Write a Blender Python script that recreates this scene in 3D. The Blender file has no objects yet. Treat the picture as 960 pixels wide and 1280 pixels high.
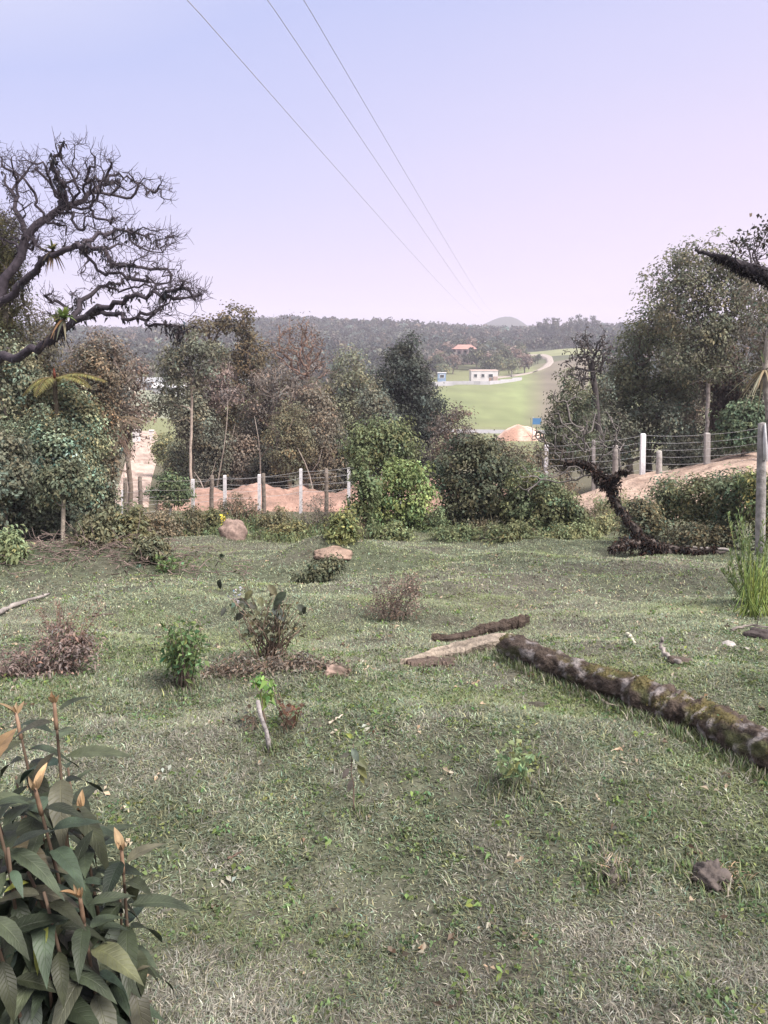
import bpy, math
import numpy as np
C = bpy.data.collections.new("place"); bpy.context.scene.collection.children.link(C)
sc = bpy.context.scene
PIT = math.atan(200/960.0); CP, SP = math.cos(PIT), math.sin(PIT); CAMZ = 1.6; F = 960.0
def telev(v): return math.tan(math.atan((640-v)/F) - PIT)
def zat(v, Y): return CAMZ + Y*telev(v)
def P(u, v, Y):
    """the place that stands Y metres ahead on the sight line of photo pixel (u,v)"""
    xc, yc = (u-480)/F, (640-v)/F
    k = Y/(CP + yc*SP)
    return np.array([xc*k, Y, CAMZ + k*(yc*CP - SP)])
# ---------------------------------------------------------------- noise
def vnoise(x, y, seed=0):
    xi = np.floor(x).astype(np.int64); yi = np.floor(y).astype(np.int64)
    fx = x-xi; fy = y-yi; fx = fx*fx*(3-2*fx); fy = fy*fy*(3-2*fy)
    def h(a, b):
        n = (a*374761393 + b*668265263 + seed*974634777) & 0xffffffff
        n = ((n ^ (n >> 13))*1274126177) & 0xffffffff
        return ((n ^ (n >> 16)) & 0xffff)/65535.0
    return (h(xi,yi)*(1-fx)+h(xi+1,yi)*fx)*(1-fy) + (h(xi,yi+1)*(1-fx)+h(xi+1,yi+1)*fx)*fy
def fbm(x, y, seed=0, o=4):
    s = 0; a = .5; t = 0
    for i in range(o):
        s = s + a*vnoise(x*2**i, y*2**i, seed+i*17); t += a; a *= .5
    return s/t
# ---------------------------------------------------------------- terrain
UC = np.array([-300, 0, 160, 320, 480, 640, 720, 800, 960, 1300.])
TC = (UC-480)/F
VR = [  # distance, then the height of the land as the photo pixel row where it shows, per column
 (24, 658,658,658,660,662,660,648,628,600,590),
 (28, 648,648,648,650,654,650,630,603,576,570),
 (34, 640,640,640,641,643,640,625,600,582,575),
 (40, 632,632,632,634,634,632,615,600,588,580),
 (60, 602,602,602,604,608,606,600,595,590,585),
 (80, 577,577,572,584,594,594,588,580,575,570),
 (120,545,545,542,552,568,567,564,555,550,545),
 (190,512,512,510,520,540,540,540,530,520,520),
 (300,472,472,470,475,480,478,474,470,470,470),
 (360,457,457,457,458,462,457,450,448,450,450),
 (450,442,442,440,440,442,442,436,434,436,436),
 (700,414,414,420,407,411,419,416,414,414,414),
 (1000,425,425,425,425,428,428,428,428,428,428),
 (1700,428,428,428,428,428,428,428,428,428,428)]
rowsY = [-40, 0, 6, 12, 17, 20]
rowsZ = [[4.0]*10, [0]*10, [-.90]*10, [-1.80]*10, [-2.55]*10, [-3.1,-3.1,-3.05,-3.1,-3.15,-3.1,-3.0,-2.85,-2.72,-2.7]]
for r in VR:
    rowsY.append(r[0]); rowsZ.append([zat(v, r[0]) for v in r[1:]])
rowsY = np.array(rowsY, float); rowsZ = np.array(rowsZ)
BUMPS = []   # (x, y, rx, ry, h) low humps of the pasture
def hz(x, y):
    x = np.atleast_1d(np.asarray(x, float)); y = np.atleast_1d(np.asarray(y, float))
    t = np.clip(x/np.maximum(y, 3.0), -.81, .85)
    yc = np.clip(y, -39.9, 1699)
    i = np.clip(np.searchsorted(rowsY, yc, side='right')-1, 0, len(rowsY)-2)
    fy = (yc-rowsY[i])/(rowsY[i+1]-rowsY[i])
    j = np.clip(np.searchsorted(TC, t, side='right')-1, 0, 8)
    ft = np.clip((t-TC[j])/(TC[j+1]-TC[j]), 0, 1); ft = ft*ft*(3-2*ft)
    a = rowsZ[i, j]*(1-ft)+rowsZ[i, j+1]*ft; b = rowsZ[i+1, j]*(1-ft)+rowsZ[i+1, j+1]*ft
    z = a*(1-fy)+b*fy
    near = np.clip((y+3)/4, 0, 1)*np.clip((26-y)/6, 0, 1)
    z = z + near*((fbm(x*.42+9, y*.42, 3, 3)-.5)*.48 + (fbm(x*1.5, y*1.5+4, 5, 2)-.5)*.13)
    far = np.clip((y-40)/100, 0, 1)
    z = z + far*(fbm(x*.012+5, y*.012, 8, 3)-.5)*7*np.clip(y/500, 0, 1)*np.clip((1400-y)/700, 0, 1)
    z = z + 32*np.exp(-((x-236)/48)**2-((y-1480)/110)**2) + 22*np.exp(-((x-180)/90)**2-((y-1480)/150)**2) + 36*np.exp(-((x-470)/70)**2-((y-1480)/150)**2)
    for (bx, by, rx, ry, h) in BUMPS:
        z = z + h*np.exp(-((x-bx)/rx)**2-((y-by)/ry)**2)
    return z
def h1(x, y): return float(hz(x, y)[0])
def gx(u, Y):
    """ground point Y metres ahead under photo column u"""
    x = (u-480)/F*Y
    for _ in range(4):
        z = h1(x, Y); x = (u-480)/F*(Y*CP - (z-CAMZ)*SP)
    return np.array([x, Y, h1(x, Y)])
def G(u, v):
    """where the sight line of pixel (u,v) meets the ground"""
    Y = np.geomspace(.6, 900, 620); xc, yc = (u-480)/F, (640-v)/F; k = Y/(CP+yc*SP)
    for it in range(3):
        X_ = xc*Y/(CP+yc*SP); Z_ = CAMZ+Y/(CP+yc*SP)*(yc*CP-SP); below = np.nonzero(Z_ < hz(X_, Y))[0]
        if len(below)==0: return P(u, v, 500)
        i = max(below[0], 1); Y = np.linspace(Y[i-1], Y[i], 40)
    p = P(u, v, Y[-1]); p[2] = h1(p[0], p[1]); return p
for (u, v, rx, ry, h) in [(425,704,1.2,.8,.42),(335,722,1.2,.8,-.14),(60,702,2.4,.9,.26),(205,700,1.6,.8,.18),(620,715,2.6,1.4,.22),(70,815,.8,.55,.16),(300,850,.9,.6,.12),(760,730,1.6,1.2,.12),(560,900,1.3,.9,.10)]:
    q = G(u, v); BUMPS.append((q[0], q[1], rx, ry, h))
# ---------------------------------------------------------------- mesh building
class MB:
    def __init__(s): s.v=[]; s.f={3:[],4:[]}; s.c=[]; s.n=0; s.uv=None
    def add(s, verts, faces, col):
        verts = np.asarray(verts, float).reshape(-1,3); faces = np.asarray(faces, int)
        s.v.append(verts); s.f[faces.shape[1]].append(faces+s.n)
        col = np.asarray(col, float)
        if col.ndim == 1: col = np.tile(col, (len(verts),1))
        s.c.append(col); s.n += len(verts); return s
    def quads_tris(s, verts, q, t, col):
        n0 = s.n
        s.add(verts, q, col)
        if len(t): s.f[3].append(np.asarray(t,int)+n0)
        return s
LOC = {}
def build(mb, name, mat, parent=None, loc=None, smooth=True):
    off = np.zeros(3)
    if parent is not None: off = LOC[parent.name]
    if loc is not None: off2 = np.asarray(loc, float)
    else: off2 = off
    me = bpy.data.meshes.new(name)
    V = np.concatenate(mb.v) - off2 if mb.v else np.zeros((0,3))
    me.vertices.add(len(V)); me.vertices.foreach_set('co', V.astype(np.float32).ravel())
    tri = np.concatenate(mb.f[3]) if mb.f[3] else np.zeros((0,3),int)
    qua = np.concatenate(mb.f[4]) if mb.f[4] else np.zeros((0,4),int)
    nl = tri.size+qua.size
    me.loops.add(nl); me.loops.foreach_set('vertex_index', np.concatenate([tri.ravel(), qua.ravel()]).astype(np.int32))
    me.polygons.add(len(tri)+len(qua))
    st = np.concatenate([np.arange(len(tri))*3, len(tri)*3+np.arange(len(qua))*4]).astype(np.int32)
    me.polygons.foreach_set('loop_start', st)
    me.update(calc_edges=True)
    cols = np.concatenate(mb.c); cols = np.concatenate([cols[:,:3], np.ones((len(cols),1))],1)
    at = me.color_attributes.new('col','FLOAT_COLOR','POINT'); at.data.foreach_set('color', cols.astype(np.float32).ravel())
    if mb.uv is not None:
        a2 = me.attributes.new('luv','FLOAT_VECTOR','POINT'); a2.data.foreach_set('vector', np.concatenate(mb.uv).astype(np.float32).ravel())
    me.polygons.foreach_set('use_smooth', np.full(len(me.polygons), smooth))
    me.validate(); me.materials.append(mat)
    o = bpy.data.objects.new(name, me); C.objects.link(o)
    if parent is not None: o.parent = parent
    if loc is not None: o.location = (off2-off) if parent is not None else off2
    LOC[o.name] = off2
    return o
def thing(name, label, cat, loc, group=None):
    o = bpy.data.objects.new(name, None); C.objects.link(o); o.location = loc
    o.empty_display_size = .2
    o['label'] = label; o['category'] = cat
    if group: o['group'] = group
    LOC[o.name] = np.asarray(loc, float); return o
def tag(o, label, cat, group=None):
    o['label'] = label; o['category'] = cat
    if group: o['group'] = group
    return o
def tube(mb, pts, rad, sides=6, col=(.1,.1,.1), caps=True, colfn=None):
    pts = np.asarray(pts, float); n = len(pts); rad = np.broadcast_to(np.asarray(rad,float),(n,))
    T = np.gradient(pts, axis=0); T /= np.linalg.norm(T,axis=1)[:,None]+1e-9
    a = np.array([.3,.2,.93]) if abs(T[0][2])<.8 else np.array([1,.1,0.])
    nr = np.cross(T[0], a); nr /= np.linalg.norm(nr)
    N = np.zeros((n,3)); N[0]=nr
    for i in range(1,n):
        nr = nr - T[i]*np.dot(nr,T[i]); nr /= np.linalg.norm(nr)+1e-9; N[i]=nr
    B = np.cross(T,N)
    th = np.arange(sides)*2*np.pi/sides
    V = pts[:,None,:] + rad[:,None,None]*(np.cos(th)[None,:,None]*N[:,None,:]+np.sin(th)[None,:,None]*B[:,None,:])
    V = V.reshape(-1,3)
    i = np.arange(n-1)[:,None]*sides; k = np.arange(sides)[None,:]; k2 = (k+1)%sides
    q = np.stack([i+k, i+k2, i+sides+k2, i+sides+k],-1).reshape(-1,4)
    t = []
    if caps:
        V = np.concatenate([V, pts[:1]-T[:1]*rad[0]*.3, pts[-1:]+T[-1:]*rad[-1]*.3]); c0=n*sides; c1=c0+1
        for k in range(sides):
            t.append([c0,(k+1)%sides,k]); t.append([c1,(n-1)*sides+k,(n-1)*sides+(k+1)%sides])
    c = np.asarray(col,float)
    if c.ndim==2:
        c = np.repeat(c, sides, axis=0)
        if caps: c = np.concatenate([c, c[:1], c[-1:]])
    mb.quads_tris(V, q, t, c); return V
def box(mb, c, s, col, rot=0.0, bev=0):
    c = np.asarray(c,float); s = np.asarray(s,float)/2
    V = np.array([[x,y,z] for x in(-1,1) for y in(-1,1) for z in(-1,1)],float)*s
    cr,sr = math.cos(rot), math.sin(rot)
    V = np.stack([V[:,0]*cr-V[:,1]*sr, V[:,0]*sr+V[:,1]*cr, V[:,2]],1)+c
    mb.add(V, [[0,1,3,2],[4,6,7,5],[0,4,5,1],[2,3,7,6],[0,2,6,4],[1,5,7,3]], col); return mb
def unit(a): return a/(np.linalg.norm(a,axis=-1,keepdims=True)+1e-9)
def leaves(mb, Cn, size, ratio, col, rng, bias=(0,0,0), droop=.2, jit=.4, fold=.12, nrm=None):
    N = len(Cn)
    if N == 0: return
    d = unit(rng.normal(size=(N,3))+np.asarray(bias))
    s = unit(np.cross(d, rng.normal(size=(N,3))))
    if nrm is not None:      # leaf blades face outwards and upwards from their twig
        n = unit(nrm+.42*rng.normal(size=(N,3))); d = unit(np.cross(n, rng.normal(size=(N,3)))+.25*np.asarray(bias)); s = unit(np.cross(n,d))
    n = np.cross(d,s)
    L = (size*(1+jit*rng.uniform(-1,1,N)))[:,None]; w = L*ratio
    v0 = Cn; v1 = Cn+d*L*.5+s*w+n*w*fold*3; v2 = Cn+d*L-np.array([0,0,1.])*droop*L; v3 = Cn+d*L*.5-s*w+n*w*fold*3
    V = np.stack([v0,v1,v2,v3],1).reshape(-1,3)
    f = np.arange(N*4).reshape(-1,4)
    mb.add(V, f, np.repeat(col,4,axis=0))
def colvar(N, base, var, rng, hue=.5):
    base = np.asarray(base,float)
    k = np.exp(rng.normal(size=(N,1))*var)
    hshift = rng.normal(size=(N,1))*var*hue
    c = base*k*np.concatenate([1+hshift, np.ones((N,1)), 1-hshift*.6],1)
    return np.clip(c,.002,.9)
# ---------------------------------------------------------------- branching
def grow(nodes, parents, att, step, rng, jit=.18, gnarl=0.0, up=0.0):
    nodes = [np.asarray(n,float) for n in nodes]; parents = list(parents); tips=[]
    root = nodes[0]; dist=[0.0]
    for i in range(1,len(nodes)): dist.append(dist[parents[i]]+np.linalg.norm(nodes[i]-nodes[parents[i]]))
    top = nodes[-1]
    order = np.argsort(np.linalg.norm(att-top,axis=1)+rng.uniform(0,.5,len(att))*step*3)
    cap = len(nodes)+len(att)*14
    NA = np.zeros((cap,3)); DA = np.zeros(cap); n=len(nodes); NA[:n]=nodes; DA[:n]=dist
    for a in order:
        p = att[a]
        d = np.linalg.norm(NA[:n]-p,axis=1)
        d2 = d + .25*DA[:n] + .35*np.maximum(NA[:n,2]-p[2],0)
        k = int(np.argmin(d2)); L = d[k]
        m = int(min(10, max(2, round(L/step)+1)))
        a0 = NA[k].copy()
        pk = parents[k]
        din = unit(a0-NA[pk]) if pk>=0 else np.array([0,0,1.])
        c1 = a0 + din*L*.35 + np.array([0,0,up*L])
        cur = k
        for j in range(1,m+1):
            t=j/m
            q = (1-t)**2*a0+2*t*(1-t)*c1+t*t*p
            if j<m: q = q+rng.normal(size=3)*jit*L/m
            if n>=cap: break
            NA[n]=q; DA[n]=DA[cur]+np.linalg.norm(q-NA[cur]); parents.append(cur); cur=n; n+=1
        tips.append(cur)
    return NA[:n], np.array(parents), tips
def radii(nodes, parents, R, tip, ex=2.4):
    n=len(nodes); acc=np.zeros(n); ch=np.zeros(n,int)
    for i in range(n):
        if parents[i]>=0: ch[parents[i]]+=1
    acc[ch==0]=1.0
    for i in range(n-1,0,-1): acc[parents[i]]+=acc[i]
    r = acc**(1/ex)
    rr = tip+(r-1)*(R-tip)/max(r[0]-1,1e-6)
    return rr
def skin(mb, nodes, parents, r, col, rng, sides=6, thin=3, minr=0, thincol=None):
    n=len(nodes); kids=[[] for _ in range(n)]
    for i in range(1,n): kids[parents[i]].append(i)
    stack=[(0,None)]
    while stack:
        s,pre=stack.pop(); chain=[s] if pre is None else [pre,s]; cur=s
        while kids[cur]:
            ks=sorted(kids[cur],key=lambda k:-r[k])
            for k in ks[1:]: stack.append((k,cur))
            cur=ks[0]; chain.append(cur)
        if len(chain)<2: continue
        rc=r[chain].copy()
        if pre is not None: rc[0]=min(rc[0], rc[1]*1.15)
        if rc.max()<minr: continue
        sd = sides if rc.max()>R_SWITCH else thin
        tube(mb, nodes[chain], rc, sd, np.asarray(thincol if (thincol is not None and rc.max()<.02) else col)*rng.uniform(.85,1.15), caps=False)
R_SWITCH=.03
def tree(name, label, cat, u, Y, lobes, seed, natt=140, R=.15, tip=.012, bark=(.09,.075,.065), trunk=None, step=.5,
         n=55, size=.16, spread=.38, ratio=.33, col=(.06,.075,.04), var=.28, droop=.25, bias=(0,0,.2), group=None,
         base=None, tipvar=.25, up=.1, jit=.18, extra=None, parts=('trunk','crown'), dscale=1.0, flat=.75, sides=7, thin=3, shell=2.2):
    rng = np.random.default_rng(seed); natt = int(natt*1.7); n = n*.62; spread = spread*.72
    b = gx(u, Y) if base is None else np.asarray(base,float)
    root = thing(name, label, cat, b, group)
    LC=[]; LR=[]
    for lb in lobes:
        dy = lb[4] if len(lb)>4 else 0
        c = P(lb[0], lb[1], Y+dy); k=(Y+dy)/F
        LC.append(c); LR.append([lb[2]*k, (lb[2]+lb[3])*.5*k*dscale, lb[3]*k])
    LC=np.array(LC); LR=np.array(LR)
    vol = (LR[:,0]*LR[:,1]*LR[:,2])**.75
    cnt = np.maximum(3,(natt*vol/vol.sum()).astype(int))
    att=[]
    for c,rd,k in zip(LC,LR,cnt):
        dd = unit(rng.normal(size=(k,3)))*(rng.uniform(.05,1,k)[:,None]**(1/shell))
        kd = unit(rng.normal(size=(8,3))); am = rng.uniform(-.38,.42,8)
        f_ = 1+(np.maximum(unit(dd)@kd.T,0)**5*am).sum(1)
        f_ = f_*np.where(rng.uniform(0,1,k)<.07,1.22,1.0)
        att.append(c+dd*rd*f_[:,None]*rng.uniform(.85,1.12,(k,1)))
    att=np.concatenate(att)
    gz = hz(att[:,0],att[:,1]); att[:,2]=np.maximum(att[:,2], gz+.12*min(1,LR[:,2].mean()))
    cen = (LC*vol[:,None]).sum(0)/vol.sum()
    if trunk is None:
        tp=[b-np.array([0,0,.15]), b+(cen-b)*.3+rng.normal(size=3)*.02*Y/20, b+(cen-b)*.6]
    else:
        tp=[b-np.array([0,0,.15])]+[P(q[0],q[1],Y+(q[2] if len(q)>2 else 0)) for q in trunk]
    pts=[tp[0]]; 
    for a0,a1 in zip(tp[:-1],tp[1:]):
        m=max(2,int(np.linalg.norm(a1-a0)/step))
        for j in range(1,m+1):
            pts.append(a0+(a1-a0)*j/m+rng.normal(size=3)*.03*step*(j<m))
    nodes,par,tips = grow(pts,[-1]+list(range(len(pts)-1)),att,step,rng,jit,up=up)
    r = radii(nodes,par,R,tip)
    mb=MB(); skin(mb,nodes,par,r,bark,rng,sides,thin)
    build(mb,parts[0],M['bark'],root)
    if n>0:
        lm=MB(); T=nodes[tips]; k=len(T)
        rep = np.repeat(np.arange(k), rng.poisson(n, k))
        off = np.clip(rng.normal(size=(len(rep),3)),-2.1,2.1)*spread*np.array([1,1,flat])
        pos = T[rep]+off
        gz = hz(pos[:,0],pos[:,1]); pos[:,2]=np.maximum(pos[:,2],gz+.03)
        col = np.asarray(col)*np.array([2.15,2.0,2.0])
        tc = colvar(k, col, tipvar, rng, .35)
        cc = tc[rep]*colvar(len(rep),(1,1,1),var,rng,.2)
        ctr = LC.mean(0); out = unit(T[rep]-ctr)
        leaves(lm,pos,size,ratio,np.clip(cc,.003,.8),rng,bias,droop,nrm=unit(off)*.9+out*.5+np.array([0,0,.55]))
        build(lm,parts[1],M['leaf'],root,smooth=False)
    if extra: extra(root,nodes,par,tips,r,rng)
    return root
# ---------------------------------------------------------------- materials
M={}
def nm(name):
    m=bpy.data.materials.new(name); m.use_nodes=True; nt=m.node_tree; nt.nodes.clear()
    out=nt.nodes.new('ShaderNodeOutputMaterial'); return m,nt,out
def N(nt,t,**kw):
    n=nt.nodes.new(t)
    for k,v in kw.items(): setattr(n,k,v)
    return n
def mat_attr(name, rough=.8, nscale=8, namt=.5, bump=.3, bscale=30, spec=.2, transl=0, det=5, bdist=.02):
    """surface colour from the per-vertex colour of the thing, broken up by noise"""
    m,nt,out=nm(name); L=nt.links
    at=N(nt,'ShaderNodeAttribute',attribute_name='col')
    tc=N(nt,'ShaderNodeTexCoord')
    no=N(nt,'ShaderNodeTexNoise'); no.inputs['Scale'].default_value=nscale; no.inputs['Detail'].default_value=det; L.new(tc.outputs['Object'],no.inputs['Vector'])
    mr=N(nt,'ShaderNodeMapRange'); mr.inputs[1].default_value=.25; mr.inputs[2].default_value=.75; mr.inputs[3].default_value=1-namt; mr.inputs[4].default_value=1+namt
    L.new(no.outputs['Fac'],mr.inputs[0])
    mx=N(nt,'ShaderNodeVectorMath',operation='SCALE'); L.new(at.outputs['Color'],mx.inputs[0]); L.new(mr.outputs[0],mx.inputs['Scale'])
    b=N(nt,'ShaderNodeBsdfPrincipled'); b.inputs['Roughness'].default_value=rough; b.inputs['Specular IOR Level'].default_value=spec
    L.new(mx.outputs[0],b.inputs['Base Color'])
    if bump:
        n2=N(nt,'ShaderNodeTexNoise'); n2.inputs['Scale'].default_value=bscale; n2.inputs['Detail'].default_value=6; L.new(tc.outputs['Object'],n2.inputs['Vector'])
        bp=N(nt,'ShaderNodeBump'); bp.inputs['Strength'].default_value=bump; bp.inputs['Distance'].default_value=bdist; L.new(n2.outputs['Fac'],bp.inputs['Height']); L.new(bp.outputs[0],b.inputs['Normal'])
    if transl:
        tr=N(nt,'ShaderNodeBsdfTranslucent'); L.new(at.outputs['Color'],tr.inputs['Color'])
        ms=N(nt,'ShaderNodeMixShader'); ms.inputs[0].default_value=transl; L.new(b.outputs[0],ms.inputs[1]); L.new(tr.outputs[0],ms.inputs[2]); L.new(ms.outputs[0],out.inputs['Surface'])
    else: L.new(b.outputs[0],out.inputs['Surface'])
    M[name]=m; return m
mat_attr('bark',.9,9,.45,.6,40)
mat_attr('logbark',.92,14,.4,1.0,45,bdist=.03,det=8)
mat_attr('leaf',.6,3,.0,0,spec=.25,transl=.30)
mat_attr('grass',.75,3,.0,0,spec=.15,transl=.3)
mat_attr('stem',.7,30,.3,0)
mat_attr('plaster',.85,.6,.12,.1,2)
mat_attr('concrete',.9,12,.18,.3,60)
mat_attr('rock',.95,14,.3,.8,25)
mat_attr('earth',.95,3,.28,.9,7,bdist=.12,det=8)
mat_attr('land',.95,9,.45,.7,30,bdist=.03,det=8)
mat_attr('field',.95,.06,.22,.0,4,det=8)
mat_attr('wire',.5,1,.0,0)
mat_attr('petal',.7,20,.2,0)
# large leathery leaf with veins: luv = (along, across, -)
m,nt,out=nm('bigleaf'); L=nt.links
at=N(nt,'ShaderNodeAttribute',attribute_name='col'); lu=N(nt,'ShaderNodeAttribute',attribute_name='luv'); sp=N(nt,'ShaderNodeSeparateXYZ'); L.new(lu.outputs['Vector'],sp.inputs[0])
ab=N(nt,'ShaderNodeMath',operation='ABSOLUTE'); L.new(sp.outputs[1],ab.inputs[0])
m1=N(nt,'ShaderNodeMath',operation='MULTIPLY_ADD'); m1.inputs[1].default_value=-.16; L.new(ab.outputs[0],m1.inputs[0]); L.new(sp.outputs[0],m1.inputs[2])
m2=N(nt,'ShaderNodeMath',operation='MULTIPLY'); m2.inputs[1].default_value=75; L.new(m1.outputs[0],m2.inputs[0])
sn=N(nt,'ShaderNodeMath',operation='SINE'); L.new(m2.outputs[0],sn.inputs[0])
pw=N(nt,'ShaderNodeMapRange'); pw.inputs[1].default_value=.72; pw.inputs[2].default_value=1.0; L.new(sn.outputs[0],pw.inputs[0])
mid=N(nt,'ShaderNodeMapRange'); mid.inputs[1].default_value=.09; mid.inputs[2].default_value=.03; L.new(ab.outputs[0],mid.inputs[0])
mx=N(nt,'ShaderNodeMath',operation='MAXIMUM'); L.new(pw.outputs[0],mx.inputs[0]); L.new(mid.outputs[0],mx.inputs[1])
vm=N(nt,'ShaderNodeMix',data_type='RGBA'); L.new(mx.outputs[0],vm.inputs[0]); L.new(at.outputs['Color'],vm.inputs[6])
sc2=N(nt,'ShaderNodeVectorMath',operation='MULTIPLY'); sc2.inputs[1].default_value=(1.22,1.22,1.12); L.new(at.outputs['Color'],sc2.inputs[0]); L.new(sc2.outputs[0],vm.inputs[7])
b=N(nt,'ShaderNodeBsdfPrincipled'); b.inputs['Roughness'].default_value=.52; b.inputs['Specular IOR Level'].default_value=.3
tc=N(nt,'ShaderNodeTexCoord'); no=N(nt,'ShaderNodeTexNoise'); no.inputs['Scale'].default_value=32; no.inputs['Detail'].default_value=7; L.new(tc.outputs['Object'],no.inputs['Vector'])
mr=N(nt,'ShaderNodeMapRange'); mr.inputs[1].default_value=.25; mr.inputs[2].default_value=.75; mr.inputs[3].default_value=.45; mr.inputs[4].default_value=1.6; L.new(no.outputs['Fac'],mr.inputs[0])
sv=N(nt,'ShaderNodeVectorMath',operation='SCALE'); L.new(vm.outputs[2],sv.inputs[0]); L.new(mr.outputs[0],sv.inputs['Scale']); L.new(sv.outputs[0],b.inputs['Base Color'])
bp=N(nt,'ShaderNodeBump',invert=True); bp.inputs['Strength'].default_value=.4; bp.inputs['Distance'].default_value=.003; L.new(mx.outputs[0],bp.inputs['Height']); L.new(bp.outputs[0],b.inputs['Normal'])
tr=N(nt,'ShaderNodeBsdfTranslucent'); L.new(at.outputs['Color'],tr.inputs['Color'])
ms=N(nt,'ShaderNodeMixShader'); ms.inputs[0].default_value=.15; L.new(b.outputs[0],ms.inputs[1]); L.new(tr.outputs[0],ms.inputs[2]); L.new(ms.outputs[0],out.inputs['Surface'])
M['bigleaf']=m
# glass of far windows
m,nt,out=nm('glass'); b=N(nt,'ShaderNodeBsdfPrincipled'); b.inputs['Base Color'].default_value=(.04,.045,.05,1); b.inputs['Roughness'].default_value=.15; nt.links.new(b.outputs[0],out.inputs['Surface']); M['glass']=m
# ---------------------------------------------------------------- world, sun, camera
SUN_EL, SUN_AZ = 52, 128     # degrees; the light comes from the right, a little behind the camera
w=bpy.data.worlds.new("World"); sc.world=w; w.use_nodes=True; nt=w.node_tree; nt.nodes.clear(); L=nt.links
out=N(nt,'ShaderNodeOutputWorld'); bg=N(nt,'ShaderNodeBackground'); bg.inputs['Strength'].default_value=.10; L.new(bg.outputs[0],out.inputs[0])
sky=N(nt,'ShaderNodeTexSky',sky_type='NISHITA'); sky.sun_disc=False; sky.sun_elevation=math.radians(SUN_EL); sky.sun_rotation=math.radians(SUN_AZ); sky.dust_density=3
tc=N(nt,'ShaderNodeTexCoord'); sp=N(nt,'ShaderNodeSeparateXYZ'); L.new(tc.outputs['Generated'],sp.inputs[0])
# dusk sky gradient, unseen zenith brightened as added fill light; the pink side lies ahead to the right
az=N(nt,'ShaderNodeMath',operation='MULTIPLY_ADD'); az.inputs[1].default_value=-.26; L.new(sp.outputs[0],az.inputs[0]); L.new(sp.outputs[2],az.inputs[2])
no=N(nt,'ShaderNodeTexNoise'); no.inputs['Scale'].default_value=1.6; no.inputs['Detail'].default_value=3
mp=N(nt,'ShaderNodeMapping'); mp.inputs['Scale'].default_value=(1,1,3.5); L.new(tc.outputs['Generated'],mp.inputs[0]); L.new(mp.outputs[0],no.inputs['Vector'])
nn=N(nt,'ShaderNodeMath',operation='MULTIPLY_ADD'); nn.inputs[1].default_value=.10; L.new(no.outputs['Fac'],nn.inputs[0]); L.new(az.outputs[0],nn.inputs[2])
rp=N(nt,'ShaderNodeValToRGB'); L.new(nn.outputs[0],rp.inputs[0])
def lin(c): return tuple(((x/255)/12.92 if x/255<.04045 else ((x/255+.055)/1.055)**2.4) for x in c)
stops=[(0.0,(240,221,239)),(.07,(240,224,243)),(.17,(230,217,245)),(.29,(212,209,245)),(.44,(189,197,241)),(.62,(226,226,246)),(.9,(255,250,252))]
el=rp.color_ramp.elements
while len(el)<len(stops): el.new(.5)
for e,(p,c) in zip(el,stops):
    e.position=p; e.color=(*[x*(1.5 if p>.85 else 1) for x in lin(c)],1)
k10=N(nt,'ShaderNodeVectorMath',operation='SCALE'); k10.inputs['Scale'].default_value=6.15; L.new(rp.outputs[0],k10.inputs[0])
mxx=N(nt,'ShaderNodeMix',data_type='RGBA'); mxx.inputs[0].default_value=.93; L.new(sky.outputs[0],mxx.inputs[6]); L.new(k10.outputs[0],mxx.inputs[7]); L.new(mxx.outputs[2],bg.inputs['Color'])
ld=bpy.data.lights.new('sun','SUN'); ld.energy=5.0; ld.angle=math.radians(28); ld.color=(1,.93,.88)
lo=bpy.data.objects.new('sun',ld); C.objects.link(lo)
e,a=math.radians(SUN_EL),math.radians(SUN_AZ)
from mathutils import Vector
dirv=Vector((math.sin(a)*math.cos(e), math.cos(a)*math.cos(e), math.sin(e)))
lo.rotation_euler=dirv.to_track_quat('Z','Y').to_euler(); lo.location=(0,-10,30)
cd=bpy.data.cameras.new('camera'); co=bpy.data.objects.new('camera',cd); C.objects.link(co); sc.camera=co
co.location=(0,0,CAMZ); co.rotation_euler=(math.pi/2-PIT,0,0)
cd.sensor_fit='VERTICAL'; cd.sensor_height=36; cd.lens=36*F/1280; cd.clip_end=9000; cd.clip_start=.05
vs=sc.view_settings; vs.view_transform='Standard'; vs.look='None'; vs.exposure=.8; vs.gamma=1
# ---------------------------------------------------------------- the land
rg=np.random.default_rng(1)
ys=np.concatenate([np.linspace(-30,-2,8), np.linspace(-1,24,170), np.geomspace(24.2,900,190), np.geomspace(920,1680,36)])
ts=np.linspace(-1,1,230)
X=ts[None,:]*(np.maximum(ys,0)[:,None]*.85+8); Yg=np.repeat(ys[:,None],len(ts),1)
Zg=hz(X.ravel(),Yg.ravel()).reshape(X.shape)
x,y=X.ravel(),Yg.ravel()
patch=fbm(x*.5,y*.5,31,4); p2=fbm(x*2.2,y*2.2,33,3)
green=np.array([.07,.08,.05]); straw=np.array([.09,.085,.065]); soil=np.array([.06,.053,.043])
k=np.clip((patch-.38)*3,0,1)[:,None]; c=green*(1-k)+straw*k
k=np.clip((p2-.62)*5,0,1)[:,None]; c=c*(1-k*.6)+soil*k*.6
fl=np.array([.10,.092,.06]); k=np.clip((y-17)/3,0,1)[:,None]; c=c*(1-k)+fl*k
fg=np.array([.16,.17,.085]); k=np.clip((y-80)/40,0,1)[:,None]; c=c*(1-k)+fg*k
fo=np.array([.05,.055,.04]); k=np.clip((y-330)/80,0,1)[:,None]; c=c*(1-k)+fo*k
mb=MB(); nr,nc=X.shape; i=np.arange(nr-1)[:,None]*nc; j=np.arange(nc-1)[None,:]
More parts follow.
